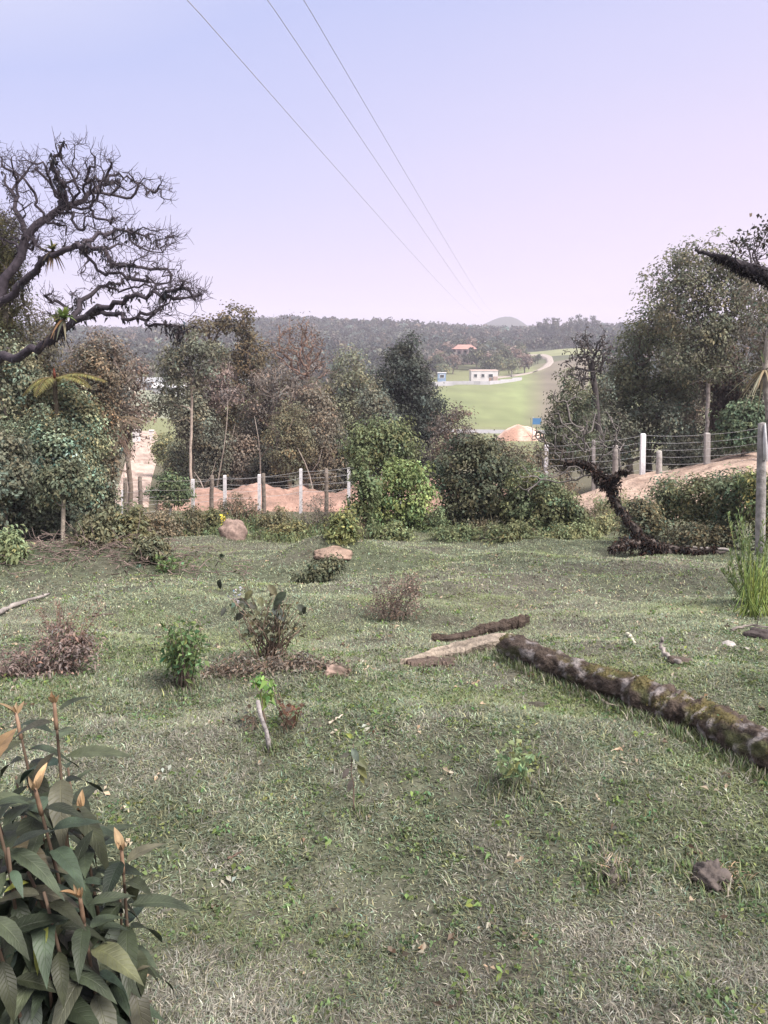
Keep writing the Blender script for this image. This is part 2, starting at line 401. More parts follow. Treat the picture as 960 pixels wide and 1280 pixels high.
mb.add(np.stack([X.ravel(),Yg.ravel(),Zg.ravel()],1), np.stack([i+j,i+j+1,i+nc+j+1,i+nc+j],-1).reshape(-1,4), c)
g=build(mb,'ground',M['land']); g['kind']='structure'

def sheet(name, A, B, off, mat, col, na=40, nb=14, bump=None, thick=0, colfn=None, kind='structure'):
    """a patch laid over the land between two edge lines A and B (lists of world xy); edges sink into the land"""
    A=np.array([a[:2] for a in A],float); B=np.array([b[:2] for b in B],float)
    s=np.linspace(0,1,na); sa=np.linspace(0,1,len(A))
    a=np.stack([np.interp(s,sa,A[:,k]) for k in(0,1)],1); b=np.stack([np.interp(s,sa,B[:,k]) for k in(0,1)],1)
    w=np.linspace(0,1,nb)[None,:,None]
    XY=a[:,None,:]*(1-w)+b[:,None,:]*w
    xx,yy=XY[...,0].ravel(),XY[...,1].ravel()
    S=np.repeat(s,nb); Wd=np.tile(np.linspace(0,1,nb),na)
    edge=np.clip(np.minimum(np.minimum(Wd,1-Wd)*nb/2,np.minimum(S,1-S)*na/3),0,1)
    z=hz(xx,yy)+off
    if bump is not None: z=z+bump(xx,yy,S,Wd)
    z=np.where(edge<.01,hz(xx,yy)-.25,z)
    cc=np.tile(np.asarray(col,float),(len(xx),1))
    if colfn is not None: cc=colfn(xx,yy,cc)
    i=np.arange(na-1)[:,None]*nb; j=np.arange(nb-1)[None,:]
    f=np.stack([i+j,i+nb+j,i+nb+j+1,i+j+1],-1).reshape(-1,4)
    if np.cross(np.append(a[-1]-a[0],0),np.append(b[0]-a[0],0))[2]<0: f=f[:,::-1]
    m=MB().add(np.stack([xx,yy,z],1),f,cc)
    o=build(m,name,mat); 
    if kind: o['kind']=kind
    return o
DIRT=(.30,.19,.15)
def dirtcol(xx,yy,cc):
    k=fbm(xx*.8,yy*1.4,51,4)[:,None]; k2=np.clip((fbm(xx*1.6,yy*2,53,4)[:,None]-.48)*5,0,1)
    c=cc*(.72+.56*k); return c*(1-k2*.7)+np.array([.17,.115,.09])*k2*.7
def bankbump(xx,yy,S,Wd):
    prof=np.sin(np.clip(Wd,0,1)*np.pi)**.7
    return prof*(.30+1.45*fbm(xx*.42,yy*.25,61,3)+.75*(fbm(xx*1.5,yy*1.5,63,4)-.4))
# long bank of dug red earth behind the left fence
sheet('dirt_bank',[gx(u,35.2) for u in range(196,700,40)],[gx(u,43) for u in range(196,700,40)],-.1,M['earth'],DIRT,150,26,bankbump,colfn=dirtcol)
# the bare road verge on the right, climbing to the right
def bank2(xx,yy,S,Wd): return .12+.5*np.sin(Wd*np.pi)*fbm(xx*.6,yy*.4,66,3)+.12*fbm(xx*2.2,yy*2.2,67,2)
sheet('dirt_bank',[gx(u,19.5+ (960-u)*.008) for u in range(690,1200,40)],[gx(u,30) for u in range(690,1200,40)],0,M['earth'],(.36,.27,.215),110,30,bank2,colfn=dirtcol)
# dirt track climbing away at the left
sheet('dirt_road',[gx(u,Y) for u,Y in((120,38),(141,46),(147,60),(156,80),(168,104),(172,125))],[gx(u,Y) for u,Y in((190,38),(190,46),(192,60),(200,80),(203,104),(196,125))],.10,M['earth'],(.42,.33,.275),60,12,colfn=dirtcol)
# far slope: mown green field, road below it and the curved lane
def fieldcol(xx,yy,cc):
    k=np.clip((fbm(xx*.03,yy*.025,71,3)[:,None]-.4)*3,0,1); cc=cc*(.72+.56*fbm(xx*.25,yy*.08,73,4)[:,None]); c=cc*(1-k)+np.array([.15,.165,.078])*k
    d=np.clip(((xx-.165*yy)/(yy*.05)-.25)*1.6,0,1)[:,None]*.9
    return c*(1-d)+np.array([.145,.12,.094])*d
fa=[(545,196),(543,225),(541,258),(549,276),(585,300),(640,330),(672,365)]
fb=[(730,196),(735,225),(738,258),(735,276),(738,300),(735,345),(735,385)]
sheet('green_field',[gx(*q) for q in fa],[gx(*q) for q in fb],.35,M['field'],(.165,.195,.085),60,44,colfn=fieldcol)
sheet('valley_road',[gx(u,176) for u in range(520,720,20)],[gx(u,192) for u in range(520,720,20)],.45,M['earth'],(.25,.245,.245),40,8)
sheet('curved_lane',[gx(u,Y) for u,Y in((600,303),(640,318),(664,330),(676,346),(683,366),(682,384),(672,402),(655,415))],
      [gx(u,Y) for u,Y in((602,309),(644,326),(674,337),(689,350),(693,366),(691,388),(680,410),(655,424))],.75,M['earth'],(.30,.26,.23),60,8)
sheet('valley_meadow',[gx(u,150) for u in range(140,300,20)],[gx(u,255) for u in range(140,300,20)],.3,M['field'],(.20,.21,.15),30,20)
sheet('upper_field',[gx(u,395) for u in range(655,800,20)],[gx(u,440) for u in range(655,800,20)],.5,M['field'],(.19,.20,.105),30,14)

# ---------------------------------------------------------------- turf of the pasture
rg=np.random.default_rng(7)
mb=MB()
def blades(n,x0f,y0,y1,hmin,hmax,wd):
    yy=np.sqrt(rg.uniform(y0**2,y1**2,n)); xx=rg.uniform(-1,1,n)*(.60*yy+1.3)
    pt=fbm(xx*.5,yy*.5,31,4); q2=fbm(xx*2.2,yy*2.2,33,3); q3=fbm(xx*6,yy*6,35,2)
    keep=rg.uniform(0,1,n) < np.clip(1.25-1.6*np.clip(q2-.55,0,1)*3,.42,1)
    xx,yy,pt,q2,q3=[a[keep] for a in(xx,yy,pt,q2,q3)]; n=len(xx)
    zz=hz(xx,yy)-.004
    h=rg.uniform(hmin,hmax,n)*(.6+.9*q3); th=rg.uniform(0,2*np.pi,n)
    lean=rg.uniform(.4,2.6,n)
    d=np.stack([np.cos(th),np.sin(th),np.zeros(n)],1); s=np.stack([-np.sin(th),np.cos(th),np.zeros(n)],1)
    b=np.stack([xx,yy,zz],1); wv=(wd*rg.uniform(.7,1.4,n))[:,None]
    hh=h[:,None]; ln=lean[:,None]
    k=1/np.sqrt(1+ln**2)
    m=b+d*hh*.5*ln*k*.8+np.array([0,0,1])*hh*.55*k
    t=b+d*hh*ln*k*1.15+np.array([0,0,1])*hh*k*.72
    V=np.stack([b-s*wv*.5,b+s*wv*.5,m+s*wv*.5,m-s*wv*.5,t],1).reshape(-1,3)
    o=np.arange(n)[:,None]*5
    q4=fbm(xx*4.2+3,yy*4.2,37,3); nr=np.clip((7-yy)/4,0,1); st=np.clip((pt-.49)*1.8,0,.40)+.06*rg.normal(size=n)+(q4-.48)*2.0*nr
    dead=(rg.uniform(0,1,n)<np.clip(st*.75+.10,.03,.8)); q5=fbm(xx*7,yy*7+5,39,2)
    kd=np.clip((yy-2.5)/4,0,1)[:,None]; cg=colvar(n,(.194,.220,.142),.42,rg,.25)*(.84+kd*.30); cs=colvar(n,(.255,.246,.205),.36,rg,.12); cs=cs*(1-kd*.55)+np.array([.235,.23,.175])*kd*.55
    lim=np.clip((fbm(xx*1.3+7,yy*1.3,44,2)-.5)*3,0,1)[:,None]; cg=cg*(1-lim*.5)+np.array([.20,.25,.07])*lim*.5
    c=np.where(dead[:,None],cs,cg)*(1+(np.clip(.72+.75*(q5-.3),.5,1.2)-1)*nr)[:,None]
    mb.quads_tris(V,o+np.array([[0,1,2,3]]),o+np.array([[3,2,4]]),np.repeat(c,5,axis=0))
blades(210000,0,.7,2.6,.010,.042,.0030)
blades(230000,0,2.6,5,.013,.048,.0042)
blades(270000,0,5,9,.018,.05,.0052)
blades(240000,0,9,20,.025,.06,.009)
g=build(mb,'grass',M['grass'],smooth=False); g['kind']='stuff'; g['label']='short cropped pasture turf mixed with straw-coloured dead grass'
# scattered broadleaf rosettes and dead scraps in the turf
mb=MB()
n=2600; yy=np.sqrt(rg.uniform(.8**2,13**2,n)); xx=rg.uniform(-1,1,n)*(.6*yy+1); zz=hz(xx,yy)+.012
kk=rg.integers(3,9,n); rep=np.repeat(np.arange(n),kk)
pos=np.stack([xx,yy,zz],1)[rep]+rg.normal(size=(len(rep),3))*np.array([.018,.018,.006])
kind=rg.uniform(0,1,n)[rep]
col=np.where((kind<.5)[:,None],colvar(len(rep),(.15,.22,.07),.25,rg),np.where((kind<.78)[:,None],colvar(len(rep),(.42,.36,.27),.25,rg),colvar(len(rep),(.10,.075,.055),.3,rg)))
leaves(mb,pos,.034,.24,col,rg,(0,0,.55),.3)
n=9500; yy=np.sqrt(rg.uniform(.75**2,6.5**2,n)); xx=rg.uniform(-1,1,n)*(.6*yy+1); ok=fbm(xx*4.2+3,yy*4.2,37,3)<.50; xx,yy=xx[ok],yy[ok]; n=len(xx); zz=hz(xx,yy)+.010
rep=np.repeat(np.arange(n),7); pos=np.stack([xx,yy,zz],1)[rep]+rg.normal(size=(len(rep),3))*np.array([.020,.020,.007])
leaves(mb,pos,.022,.27,np.clip(colvar(n,(.135,.19,.075),.3,rg,.4)[rep]*colvar(len(rep),(1,1,1),.25,rg,.2),.01,.8),rg,(0,0,.6),.3)
g=build(mb,'leaf_litter',M['leaf'],smooth=False); g['kind']='stuff'; g['label']='small weed leaves and dead scraps scattered through the turf'
# ---------------------------------------------------------------- far wood on the hills (one mass)
rg=np.random.default_rng(11)
pts=[]
n=15000
yy=np.sqrt(rg.uniform(235**2,760**2,n)); tt=rg.uniform(-.72,.72,n)
zc=hz(tt*yy,yy)
uu=480+F*tt*yy/(yy*CP-(zc-CAMZ)*SP)
ok=np.ones(n,bool)
ok&=~((uu>535)&(uu<760)&(yy<318))            # field, houses
ok&=~((uu>628)&(uu<760)&(yy<455))            # lane and upper field
ok&=~((uu>560)&(uu<640)&(yy<345))
ok&=~((uu<300)&(uu>120)&(yy<262))
ok&=rg.uniform(0,1,n)<np.where(yy>470,.62,.9)
xx=(tt*yy)[ok]; yy=yy[ok]; uu=uu[ok]; zz=hz(xx,yy); n=len(xx)
mb=MB()
rad=rg.uniform(2.0,4.6,n)*np.where(rg.uniform(0,1,n)<.12,1.35,1); hgt=rg.uniform(4.5,9.5,n)
K=26
cc=colvar(n,(.072,.080,.062),.5,rg,.25); br=rg.uniform(0,1,n)<.16; cc[br]=colvar(br.sum(),(.16,.135,.11),.25,rg)
rep=np.repeat(np.arange(n),K)
d=unit(rg.normal(size=(n*K,3))); d[:,2]=np.abs(d[:,2])*1.15-.35
pos=np.stack([xx,yy,zz+hgt*.62],1)[rep]+d*np.stack([rad,rad,hgt*.42],1)[rep]*rg.uniform(.72,1.05,(n*K,1))
leaves(mb,pos,1.75,.42,cc[rep]*colvar(n*K,(1,1,1),.34,rg,.1),rg,(0,-.15,.2),.25)
g=build(mb,'far_wood',M['leaf'],smooth=False); g['kind']='stuff'; g['label']='dark wooded hillside that closes the valley'
# ---------------------------------------------------------------- single trees near the far houses
def copy_tree(root, loc, s, rz, label, group):
    r=root.copy(); C.objects.link(r); r.location=loc; r.scale=(s,s,s*rgc.uniform(.9,1.15)); r.rotation_euler=(0,0,rz); r['label']=label; r['group']=group
    for ch in list(root.children):
        c=ch.copy(); C.objects.link(c); c.parent=r
    return r
rgc=np.random.default_rng(5)
def fartree(name,label,Y,u,h,w,col,seed,group,pine=False,bark=(.12,.10,.085)):
    b=gx(u,Y); 
    pv=lambda z: 640-F*math.tan(math.atan((z-CAMZ)/Y)+PIT)
    vb=pv(b[2]); k=F/Y
    if pine: lob=[(u,vb-h*.93*k,w*.25*k,h*.09*k),(u,vb-h*.72*k,w*.42*k,h*.13*k),(u,vb-h*.48*k,w*.5*k,h*.12*k)]
    else: lob=[(u-w*.2*k,vb-h*.6*k,w*.33*k,h*.26*k),(u+w*.2*k,vb-h*.66*k,w*.33*k,h*.27*k),(u,vb-h*.8*k,w*.3*k,h*.2*k)]
    return tree(name,label,'tree',u,Y,lob,seed,natt=34,R=.28,tip=.05,bark=bark,step=1.2,n=22,size=.85,spread=.75,ratio=.4,col=col,var=.25,group=group,thin=3,sides=5)
grp='trees around the far houses'
pr=[fartree('hillside_tree','rounded dark tree on the slope directly behind the white flat-roofed house',322,612,9,9,(.055,.066,.04),201,grp),
    fartree('hillside_tree','pale grey-green tree rising to the right of the white flat-roofed house',318,640,9,6.5,(.105,.12,.07),202,grp,bark=(.3,.28,.26)),
    fartree('hillside_tree','brownish bare-looking tree between the white house and the curved lane',330,655,9,8,(.13,.105,.085),203,grp)]
spots=[(0,545,316,1.0),(1,553,306,.8),(2,566,330,.95),(0,562,352,.95),(0,596,345,1.0),(2,607,350,.9),(1,623,330,.85),(0,628,345,1.05),(2,642,348,1.1),(0,650,362,1.05),(0,664,356,.6),(1,634,372,.9),(0,575,402,1),(2,590,402,1.1),(0,605,398,1.1),(0,622,402,1.1),(2,560,396,1.05),(0,650,395,1.0),(0,672,368,.55),(2,548,340,1.0)]
for i,(k,u,Y,s) in enumerate(spots):
    kind=['dark rounded tree','pale grey-green tree','brownish thin-crowned tree'][k]
    place = 'left of the pink-roofed house on the hillside' if u<568 else ('above and behind the two houses on the hillside' if Y>390 else ('behind the white flat-roofed house on the hillside' if u<630 else 'beside the curved lane on the hillside'))
    copy_tree(pr[k],gx(u,Y),s,rgc.uniform(0,6),kind+' '+place,grp)
grp='tall pines on the right-hand ridge'
pp=fartree('ridge_pine','tall dark pine among others standing along the right-hand ridge',560,682,17,8,(.05,.058,.045),210,grp,pine=True)
for u,Y,s in[(672,575,.75),(690,548,1.05),(697,566,.95),(705,552,.8),(713,570,.85),(722,548,1.0),(730,560,.85),(739,555,.95),(663,580,.6),(748,560,.8)]:
    copy_tree(pp,gx(u,Y),s,rgc.uniform(0,6),'tall dark pine among others standing along the right-hand ridge',grp)
# ---------------------------------------------------------------- far buildings
WHITE=(.58,.55,.54)
def window(parent,c,w,h,n,frame=(.5,.5,.5)):
    m=MB(); fw=.12
    for dx,dz,sx,sz in((0,h/2,w+fw,fw),(0,-h/2,w+fw,fw),(-w/2,0,fw,h-fw),(w/2,0,fw,h-fw)):
        box(m,(c[0]+dx,c[1]-.06,c[2]+dz),(sx,.12,sz),frame)
    f=build(m,'window',M['plaster'],parent,smooth=False)
    m=MB(); box(m,(c[0],c[1]-.02,c[2]),(w-fw,.05,h-fw),(.05,.05,.06)); build(m,'pane',M['glass'],f,smooth=False)
b=gx(604,296); b[2]+=.2
h=thing('white_house','small white flat-roofed house with dark windows above the green field','house',b)
m=MB(); box(m,b+[0,0,2.1],(10.0,7,4.6),WHITE); build(m,'wall',M['plaster'],h,smooth=False)
m=MB(); box(m,b+[0,0,4.52],(10.3,7.3,.24),(.66,.50,.44)); build(m,'roof',M['plaster'],h,smooth=False)
for dx in(-3.4,-.6): window(h,b+[dx,-3.5,2.6],1.2,1.2,0)
window(h,b+[2.3,-3.5,2.6],1.6,1.2,0)
m=MB(); box(m,b+[2.2,-3.54,1.0],(1.0,.08,2.0),(.30,.2,.15)); build(m,'door',M['plaster'],h,smooth=False)
m=MB(); box(m,b+[4.0,-3.9,.6],(1.7,.7,3.4),(.42,.32,.27)); build(m,'porch',M['plaster'],h,smooth=False)
b=gx(580,372); b[2]+=.3
h=thing('tiled_house','two-storey house with pinkish tiled roof and dark balconies among the hillside trees','house',b)
m=MB(); box(m,b+[0,0,3.2],(9.4,7,6.8),(.36,.27,.25)); build(m,'wall',M['plaster'],h,smooth=False)
rv=np.array([[-6,-4.6,6.6],[6,-4.6,6.6],[6,4.6,6.6],[-6,4.6,6.6],[-3,0,8.7],[3,0,8.7]])+b
m=MB(); m.add(rv,[[0,1,5,4],[2,3,4,5]],(.33,.19,.16)); m.f[3].append(np.array([[1,2,5],[3,0,4]])); m.add(rv[:4],[[3,2,1,0]],(.4,.3,.27)); build(m,'roof',M['plaster'],h,smooth=False)
m=MB(); box(m,b+[-.2,-4.1,3.3],(8.6,1.2,.25),(.42,.33,.3)); 
for dx in(-4.2,-1.4,1.4,3.8): box(m,b+[dx,-4.5,3.2],(.25,.25,6.4),(.45,.36,.33))
build(m,'balcony',M['plaster'],h,smooth=False)
for dx in(-2.8,0,2.6):
    window(h,b+[dx,-3.5,4.9],1.5,1.5,0,(.3,.22,.2)); window(h,b+[dx,-3.5,1.5],1.5,2.0,0,(.3,.22,.2))
# long white boundary wall following the slope
ln=[gx(u,Y) for u,Y in((540,285),(552,286),(566,287),(580,287),(592,287),(600,286.5),(612,287),(625,291),(640,298),(652,305))]
m=MB()
for a0,a1 in zip(ln[:-1],ln[1:]):
    d=a1-a0; L_=np.linalg.norm(d[:2]); box(m,(a0+a1)/2+[0,0,.5],(L_+.02,.25,2.3),(.42,.41,.43),rot=math.atan2(d[1],d[0]))
tag(build(m,'boundary_wall',M['plaster'],loc=ln[0],smooth=False),'long low white boundary wall running along the top of the green field','wall')
b=gx(552,291); h=thing('blue_shed','tiny blue and white shed at the left end of the white boundary wall','shed',b)
m=MB(); box(m,b+[0,0,2.2],(3.0,2.4,4.0),(.24,.34,.48)); build(m,'wall',M['plaster'],h,smooth=False)
m=MB(); box(m,b+[0,0,4.3],(3.4,2.8,.25),(.7,.7,.72)); build(m,'roof',M['plaster'],h,smooth=False)
window(h,b+[0,-1.2,3.0],1.6,1.2,0,(.8,.8,.8))
# valley buildings seen through the gap at the left
for u,Y,w_,hh,lab in[(190,232,7,2.6,'low grey-roofed farm building in the pale meadow at the left gap'),(214,222,9,2.2,'longer low white farm shed standing right of the grey-roofed one in the pale meadow')]:
    b=gx(u,Y); h=thing('farm_building',lab,'farm building',b)
    m=MB(); box(m,b+[0,0,hh/2-.2],(w_,5,hh+.4),(.33,.33,.33)); build(m,'wall',M['plaster'],h,smooth=False)
    m=MB(); rv=np.array([[-w_/2-.3,-2.9,hh],[w_/2+.3,-2.9,hh],[w_/2+.3,2.9,hh],[-w_/2-.3,2.9,hh],[-w_/2-.3,0,hh+1.3],[w_/2+.3,0,hh+1.3]])+b
    m.add(rv,[[0,1,5,4],[2,3,4,5],[3,2,1,0]],(.27,.28,.29) if u<200 else (.45,.45,.45)); m.f[3].append(np.array([[1,2,5],[3,0,4]])); build(m,'roof',M['plaster'],h,smooth=False)
    m=MB(); box(m,b+[0,-2.53,hh/2-.2],(1.4,.06,hh-.5),(.12,.12,.13)); build(m,'door',M['plaster'],h,smooth=False)
for u,Y,w_,hh,lab in((171,100,.8,1.5,'wider white gate pillar at the top of the pale dirt track'),(190,104,.5,1.3,'thinner white gate pillar at the right side of the pale dirt track')):
    b=gx(u,Y); h=thing('gate_pillar',lab,'gate pillar',b)
    m=MB(); box(m,b+[0,0,hh/2-.1],(w_,w_,hh+.2),WHITE); build(m,'shaft',M['plaster'],h,smooth=False)
    m=MB(); box(m,b+[0,0,hh+.06],(w_+.16,w_+.16,.12),(.6,.58,.56)); build(m,'cap',M['plaster'],h,smooth=False)
# heap of orange earth and blue board in front of the field
b=gx(651,150); n=26
th=np.linspace(0,2*np.pi,n,endpoint=False); V=[];rr=np.linspace(0,1,9)
for r in rr:
    for t in th:
        xx,yy=b[0]+math.cos(t)*r*5.2,b[1]+math.sin(t)*r*4
        V.append([xx,yy,h1(xx,yy)-.1+(2.9*(1-r**2.4))*(.75+.5*float(fbm(np.array([xx*.5]),np.array([yy*.5]),81,3)[0]))])
q=[[i*n+j,(i+1)*n+j,(i+1)*n+(j+1)%n,i*n+(j+1)%n] for i in range(8) for j in range(n)]
cc=np.tile(np.array([.38,.225,.165]),(len(V),1)); vv=np.array(V); kk=np.clip((fbm(vv[:,0]*.6,vv[:,1]*.6,83,3)[:,None]-.45)*4,0,1); cc=cc*(1-kk)+np.array([.62,.46,.38])*kk
tag(build(MB().add(V,q,cc),'earth_heap',M['earth'],loc=b),'heap of orange earth beside the grey valley road','earth heap')
b=gx(670,136); zb=P(670,533,136)[2]
h=thing('blue_sign','bright blue board on two posts in front of the far green field','sign',b)
m=MB(); box(m,[b[0],b[1],zb+.9],(1.5,.08,1.1),(.06,.17,.34)); build(m,'board',M['plaster'],h,smooth=False)
for s in(-1,1):
    m=MB(); tube(m,[[b[0]+s*.7,b[1]+.12,b[2]-.3],[b[0]+s*.7,b[1]+.12,zb+1.7]],.07,6,(.3,.3,.3)); build(m,'post',M['concrete'],h)
# ---------------------------------------------------------------- the wood behind the left fence
DK=(.045,.055,.036); OL=(.085,.085,.05); GG=(.085,.10,.065); PK=(.11,.095,.085); RB=(.15,.115,.09); LM=(.13,.19,.055)
gw='trees of the wood behind the left fence'
tree('slender_tree','slender tree with a long bare pale trunk at the left end of the wood','tree',239,40,[(214,452,20,26),(236,432,22,20),(262,445,22,22),(218,480,22,18),(250,470,16,14),(205,505,20,22)],21,natt=95,R=.07,tip=.009,bark=(.36,.30,.25),trunk=[(238,560),(240,500),(237,455)],n=60,size=.15,spread=.33,col=(.078,.086,.060),group=gw)
tree('tall_tree','tallest dark tree of the wood with a rounded brown-green top','tree',300,50,[(298,398,24,17),(277,408,22,15),(313,420,22,20),(252,412,24,12),(296,450,30,24),(270,440,24,16),(322,455,24,28),(300,505,34,36),(335,500,24,30),(280,540,30,36)],22,natt=170,R=.34,bark=(.09,.07,.06),n=62,size=.18,spread=.40,col=(.072,.064,.038),group=gw)
tree('bare_twig_tree','reddish-brown bare twiggy tree standing high in the middle of the wood','tree',382,53,[(374,430,32,28),(396,455,28,20),(348,440,20,20),(372,408,20,12),(380,490,34,30),(360,520,30,30)],23,natt=260,R=.26,tip=.022,bark=(.20,.13,.10),n=11,size=.14,spread=.4,col=(.085,.07,.055),trunk=[(378,520),(384,470)],step=.4,jit=.25,group=gw)
tree('pinkish_tree','pale pinkish-grey fluffy-crowned tree right of the slender pale trunk','tree',272,45,[(262,478,26,20),(272,462,18,16),(284,495,20,20),(252,500,18,20)],24,natt=100,R=.17,bark=(.30,.25,.21),n=50,size=.14,spread=.30,col=PK,group=gw)
tree('pinkish_tree','pale pinkish-grey twiggy tree below the reddish bare tree','tree',342,46,[(340,478,28,24),(362,492,26,22),(328,510,26,24),(385,500,24,26)],25,natt=140,R=.18,bark=(.24,.2,.17),n=34,size=.14,spread=.34,col=(.088,.08,.068),tip=.018,group=gw)
tree('round_tree','tall grey-green tree with a rounded crown left of the dark tapering tree','tree',438,49,[(437,456,24,24),(424,482,24,26),(452,490,26,30),(436,525,36,36),(412,540,26,34),(462,545,26,34),(400,500,20,30)],26,natt=190,R=.24,bark=(.23,.19,.15),n=60,size=.15,spread=.36,col=(.108,.118,.078),group=gw)
tree('dark_tapering_tree','very dark tapering tree highest at the right end of the wood','tree',508,51,[(509,432,13,18),(500,462,26,28),(520,468,22,28),(488,492,28,30),(522,508,30,32),(505,530,36,36),(545,520,20,24),(535,548,22,26)],27,natt=260,R=.3,bark=(.06,.055,.05),n=75,size=.17,spread=.36,col=(.033,.042,.034),var=.22,group=gw)
tree('brown_bush_tree','low brownish bushy tree in front of the dark tapering tree','tree',566,46,[(572,518,16,14),(556,540,22,22),(578,545,16,18),(560,570,30,24)],28,natt=120,R=.13,bark=(.2,.16,.13),n=42,size=.13,spread=.3,col=(.085,.074,.062),group=gw)
tree('yellowish_tree','olive-yellow leafy tree low in the middle of the wood','tree',362,42.5,[(362,522,24,20),(350,548,22,24),(376,555,22,30),(362,580,24,24)],29,natt=120,R=.13,bark=(.2,.16,.12),n=58,size=.13,spread=.28,col=(.09,.09,.056),group=gw)
us=[(240,520,26,40,(.085,.09,.065),'olive-grey'),(395,520,28,40,(.09,.085,.065),'grey-brown'),(470,520,24,44,(.075,.082,.06),'grey-olive'),(224,582,17,34,(.095,.105,.07),'grey-green'),(262,560,30,52,(.062,.066,.05),'dark'),(300,575,26,44,(.10,.088,.07),'brownish'),(322,545,26,52,(.085,.085,.065),'greyish'),(398,565,26,48,(.08,.075,.055),'brown-green'),(424,578,24,40,(.052,.056,.042),'very dark'),(466,575,30,40,(.055,.06,.045),'dark olive'),(510,585,40,36,(.045,.05,.04),'blackish'),(340,590,28,26,(.05,.055,.042),'deep shaded'),(280,606,26,24,(.042,.046,.036),'low blackish')]
nb=['beside the long bare pale trunk','between the reddish bare tree and the rounded tree','between the rounded tree and the dark tapering tree','at the left end of the wood above the dirt track','behind the slender pale trunk','under the tallest tree of the wood','below the pinkish twiggy tree','right of the olive-yellow tree','below the rounded grey-green tree','behind the bright green pasture shrub','under the dark tapering tree','below the olive-yellow tree, close to the dirt bank','between two trunks close above the dirt bank']
for i,(u,v,ru,rv,c,kd) in enumerate(us):
    tree('understory_tree',kd+' understory tree '+nb[i],'tree',u,44+(i*37%7)*.6,[(u,v-rv*.4,ru*.75,rv*.5),(u-ru*.35,v,ru*.65,rv*.6),(u+ru*.35,v+rv*.2,ru*.65,rv*.6),(u,v+rv*.55,ru*.8,rv*.4)],40+i,natt=150,R=.12,bark=(.19,.16,.13) if i%2 else (.10,.085,.07),n=52,size=.15,spread=.34,col=np.array(c)*1.22,group=gw)
# bare stems that show among the leaves
for i,(u0,v0,u1,v1,Y,lab) in enumerate([(258,636,243,590,40,'leaning grey dead stem between the white posts left of the boulder'),(268,560,285,500,43.5,'pale leaning bare stem right of the slender tree'),(478,600,470,560,43,'pale stub of a stem low under the rounded tree'),(395,600,372,560,41,'thin leaning brown stem right of the olive-yellow tree'),(326,520,318,590,42,'thin pale upright bare stem in the middle of the wood')]):
    mb=MB(); b=gx(u0,Y); t=P(u1,min(v0,v1),Y+.5); mid=(b+t)/2+np.array([.15,0,.1])
    tube(mb,[b-[0,0,.1],(b+mid)/2,mid,(mid+t)/2+[.05,0,0],t],[.05,.045,.04,.03,.015],6,(.25,.21,.18))
    tube(mb,[mid,mid+[.5,.1,.7],mid+[.7,.1,1.4]],[.025,.018,.008],5,(.24,.2,.17))
    tag(build(mb,'bare_trunk_tree',M['bark'],loc=b),lab,'tree stem')
# ---------------------------------------------------------------- bushes at the far edge of the pasture
ge='bushes along the far edge of the pasture'
tree('leafy_shrub','tall mid-green leafy shrub behind the lime-green one at the pasture edge','shrub',470,20.6,[(462,545,26,20),(490,540,26,18),(448,565,22,24),(478,572,34,26),(510,560,18,18)],60,natt=150,R=.05,tip=.006,bark=(.15,.13,.1),n=42,size=.085,spread=.17,col=(.092,.115,.058),step=.22,group=ge)
tree('lime_shrub','bright lime-green open shrub in the middle of the pasture edge','shrub',500,18.6,[(505,592,30,20),(488,618,26,24),(522,618,24,26),(470,640,16,22),(505,645,26,18)],61,natt=170,R=.04,tip=.005,bark=(.2,.17,.13),n=38,size=.085,spread=.14,col=(.125,.172,.07),step=.2,group=ge)
tree('slim_shrub','slim upright green shrub with a brown stem left of the lime-green one','shrub',456,18.0,[(452,590,13,22),(462,612,15,20),(447,628,15,20),(460,646,12,14)],62,natt=60,R=.05,tip=.005,bark=(.17,.12,.09),n=36,size=.085,spread=.13,col=(.08,.108,.052),step=.2,trunk=[(456,640),(455,600)],group=ge)
tree('dark_bush','big dark rounded bush right of the lime-green shrub','bush',602,19.6,[(588,562,34,18),(560,590,26,26),(606,580,38,24),(640,592,24,22),(575,622,34,30),(612,622,38,34),(602,650,44,22),(560,650,20,20),(640,640,18,24)],63,natt=300,R=.07,tip=.006,bark=(.1,.085,.07),n=62,size=.085,spread=.16,col=(.060,.071,.045),step=.25,tipvar=.35,group=ge)
tree('weedy_bush','sprawling fresh-green weedy bush left of the fallen mossy tree','bush',678,18.6,[(660,605,26,24),(684,622,30,24),(650,636,28,26),(695,640,24,22),(672,652,42,18),(715,640,18,26),(728,655,16,14)],64,natt=240,R=.03,tip=.005,bark=(.2,.17,.12),n=44,size=.08,spread=.13,col=(.082,.102,.054),step=.2,tipvar=.35,bias=(0,0,.5),group=ge)
tree('brownish_bush','thin brownish bush rising behind the dark rounded bush','bush',640,23,[(640,575,30,18),(668,580,24,22),(620,560,26,14),(700,610,26,18)],65,natt=120,R=.05,tip=.007,bark=(.2,.165,.13),n=24,size=.08,spread=.17,col=(.088,.08,.056),step=.25,group=ge)
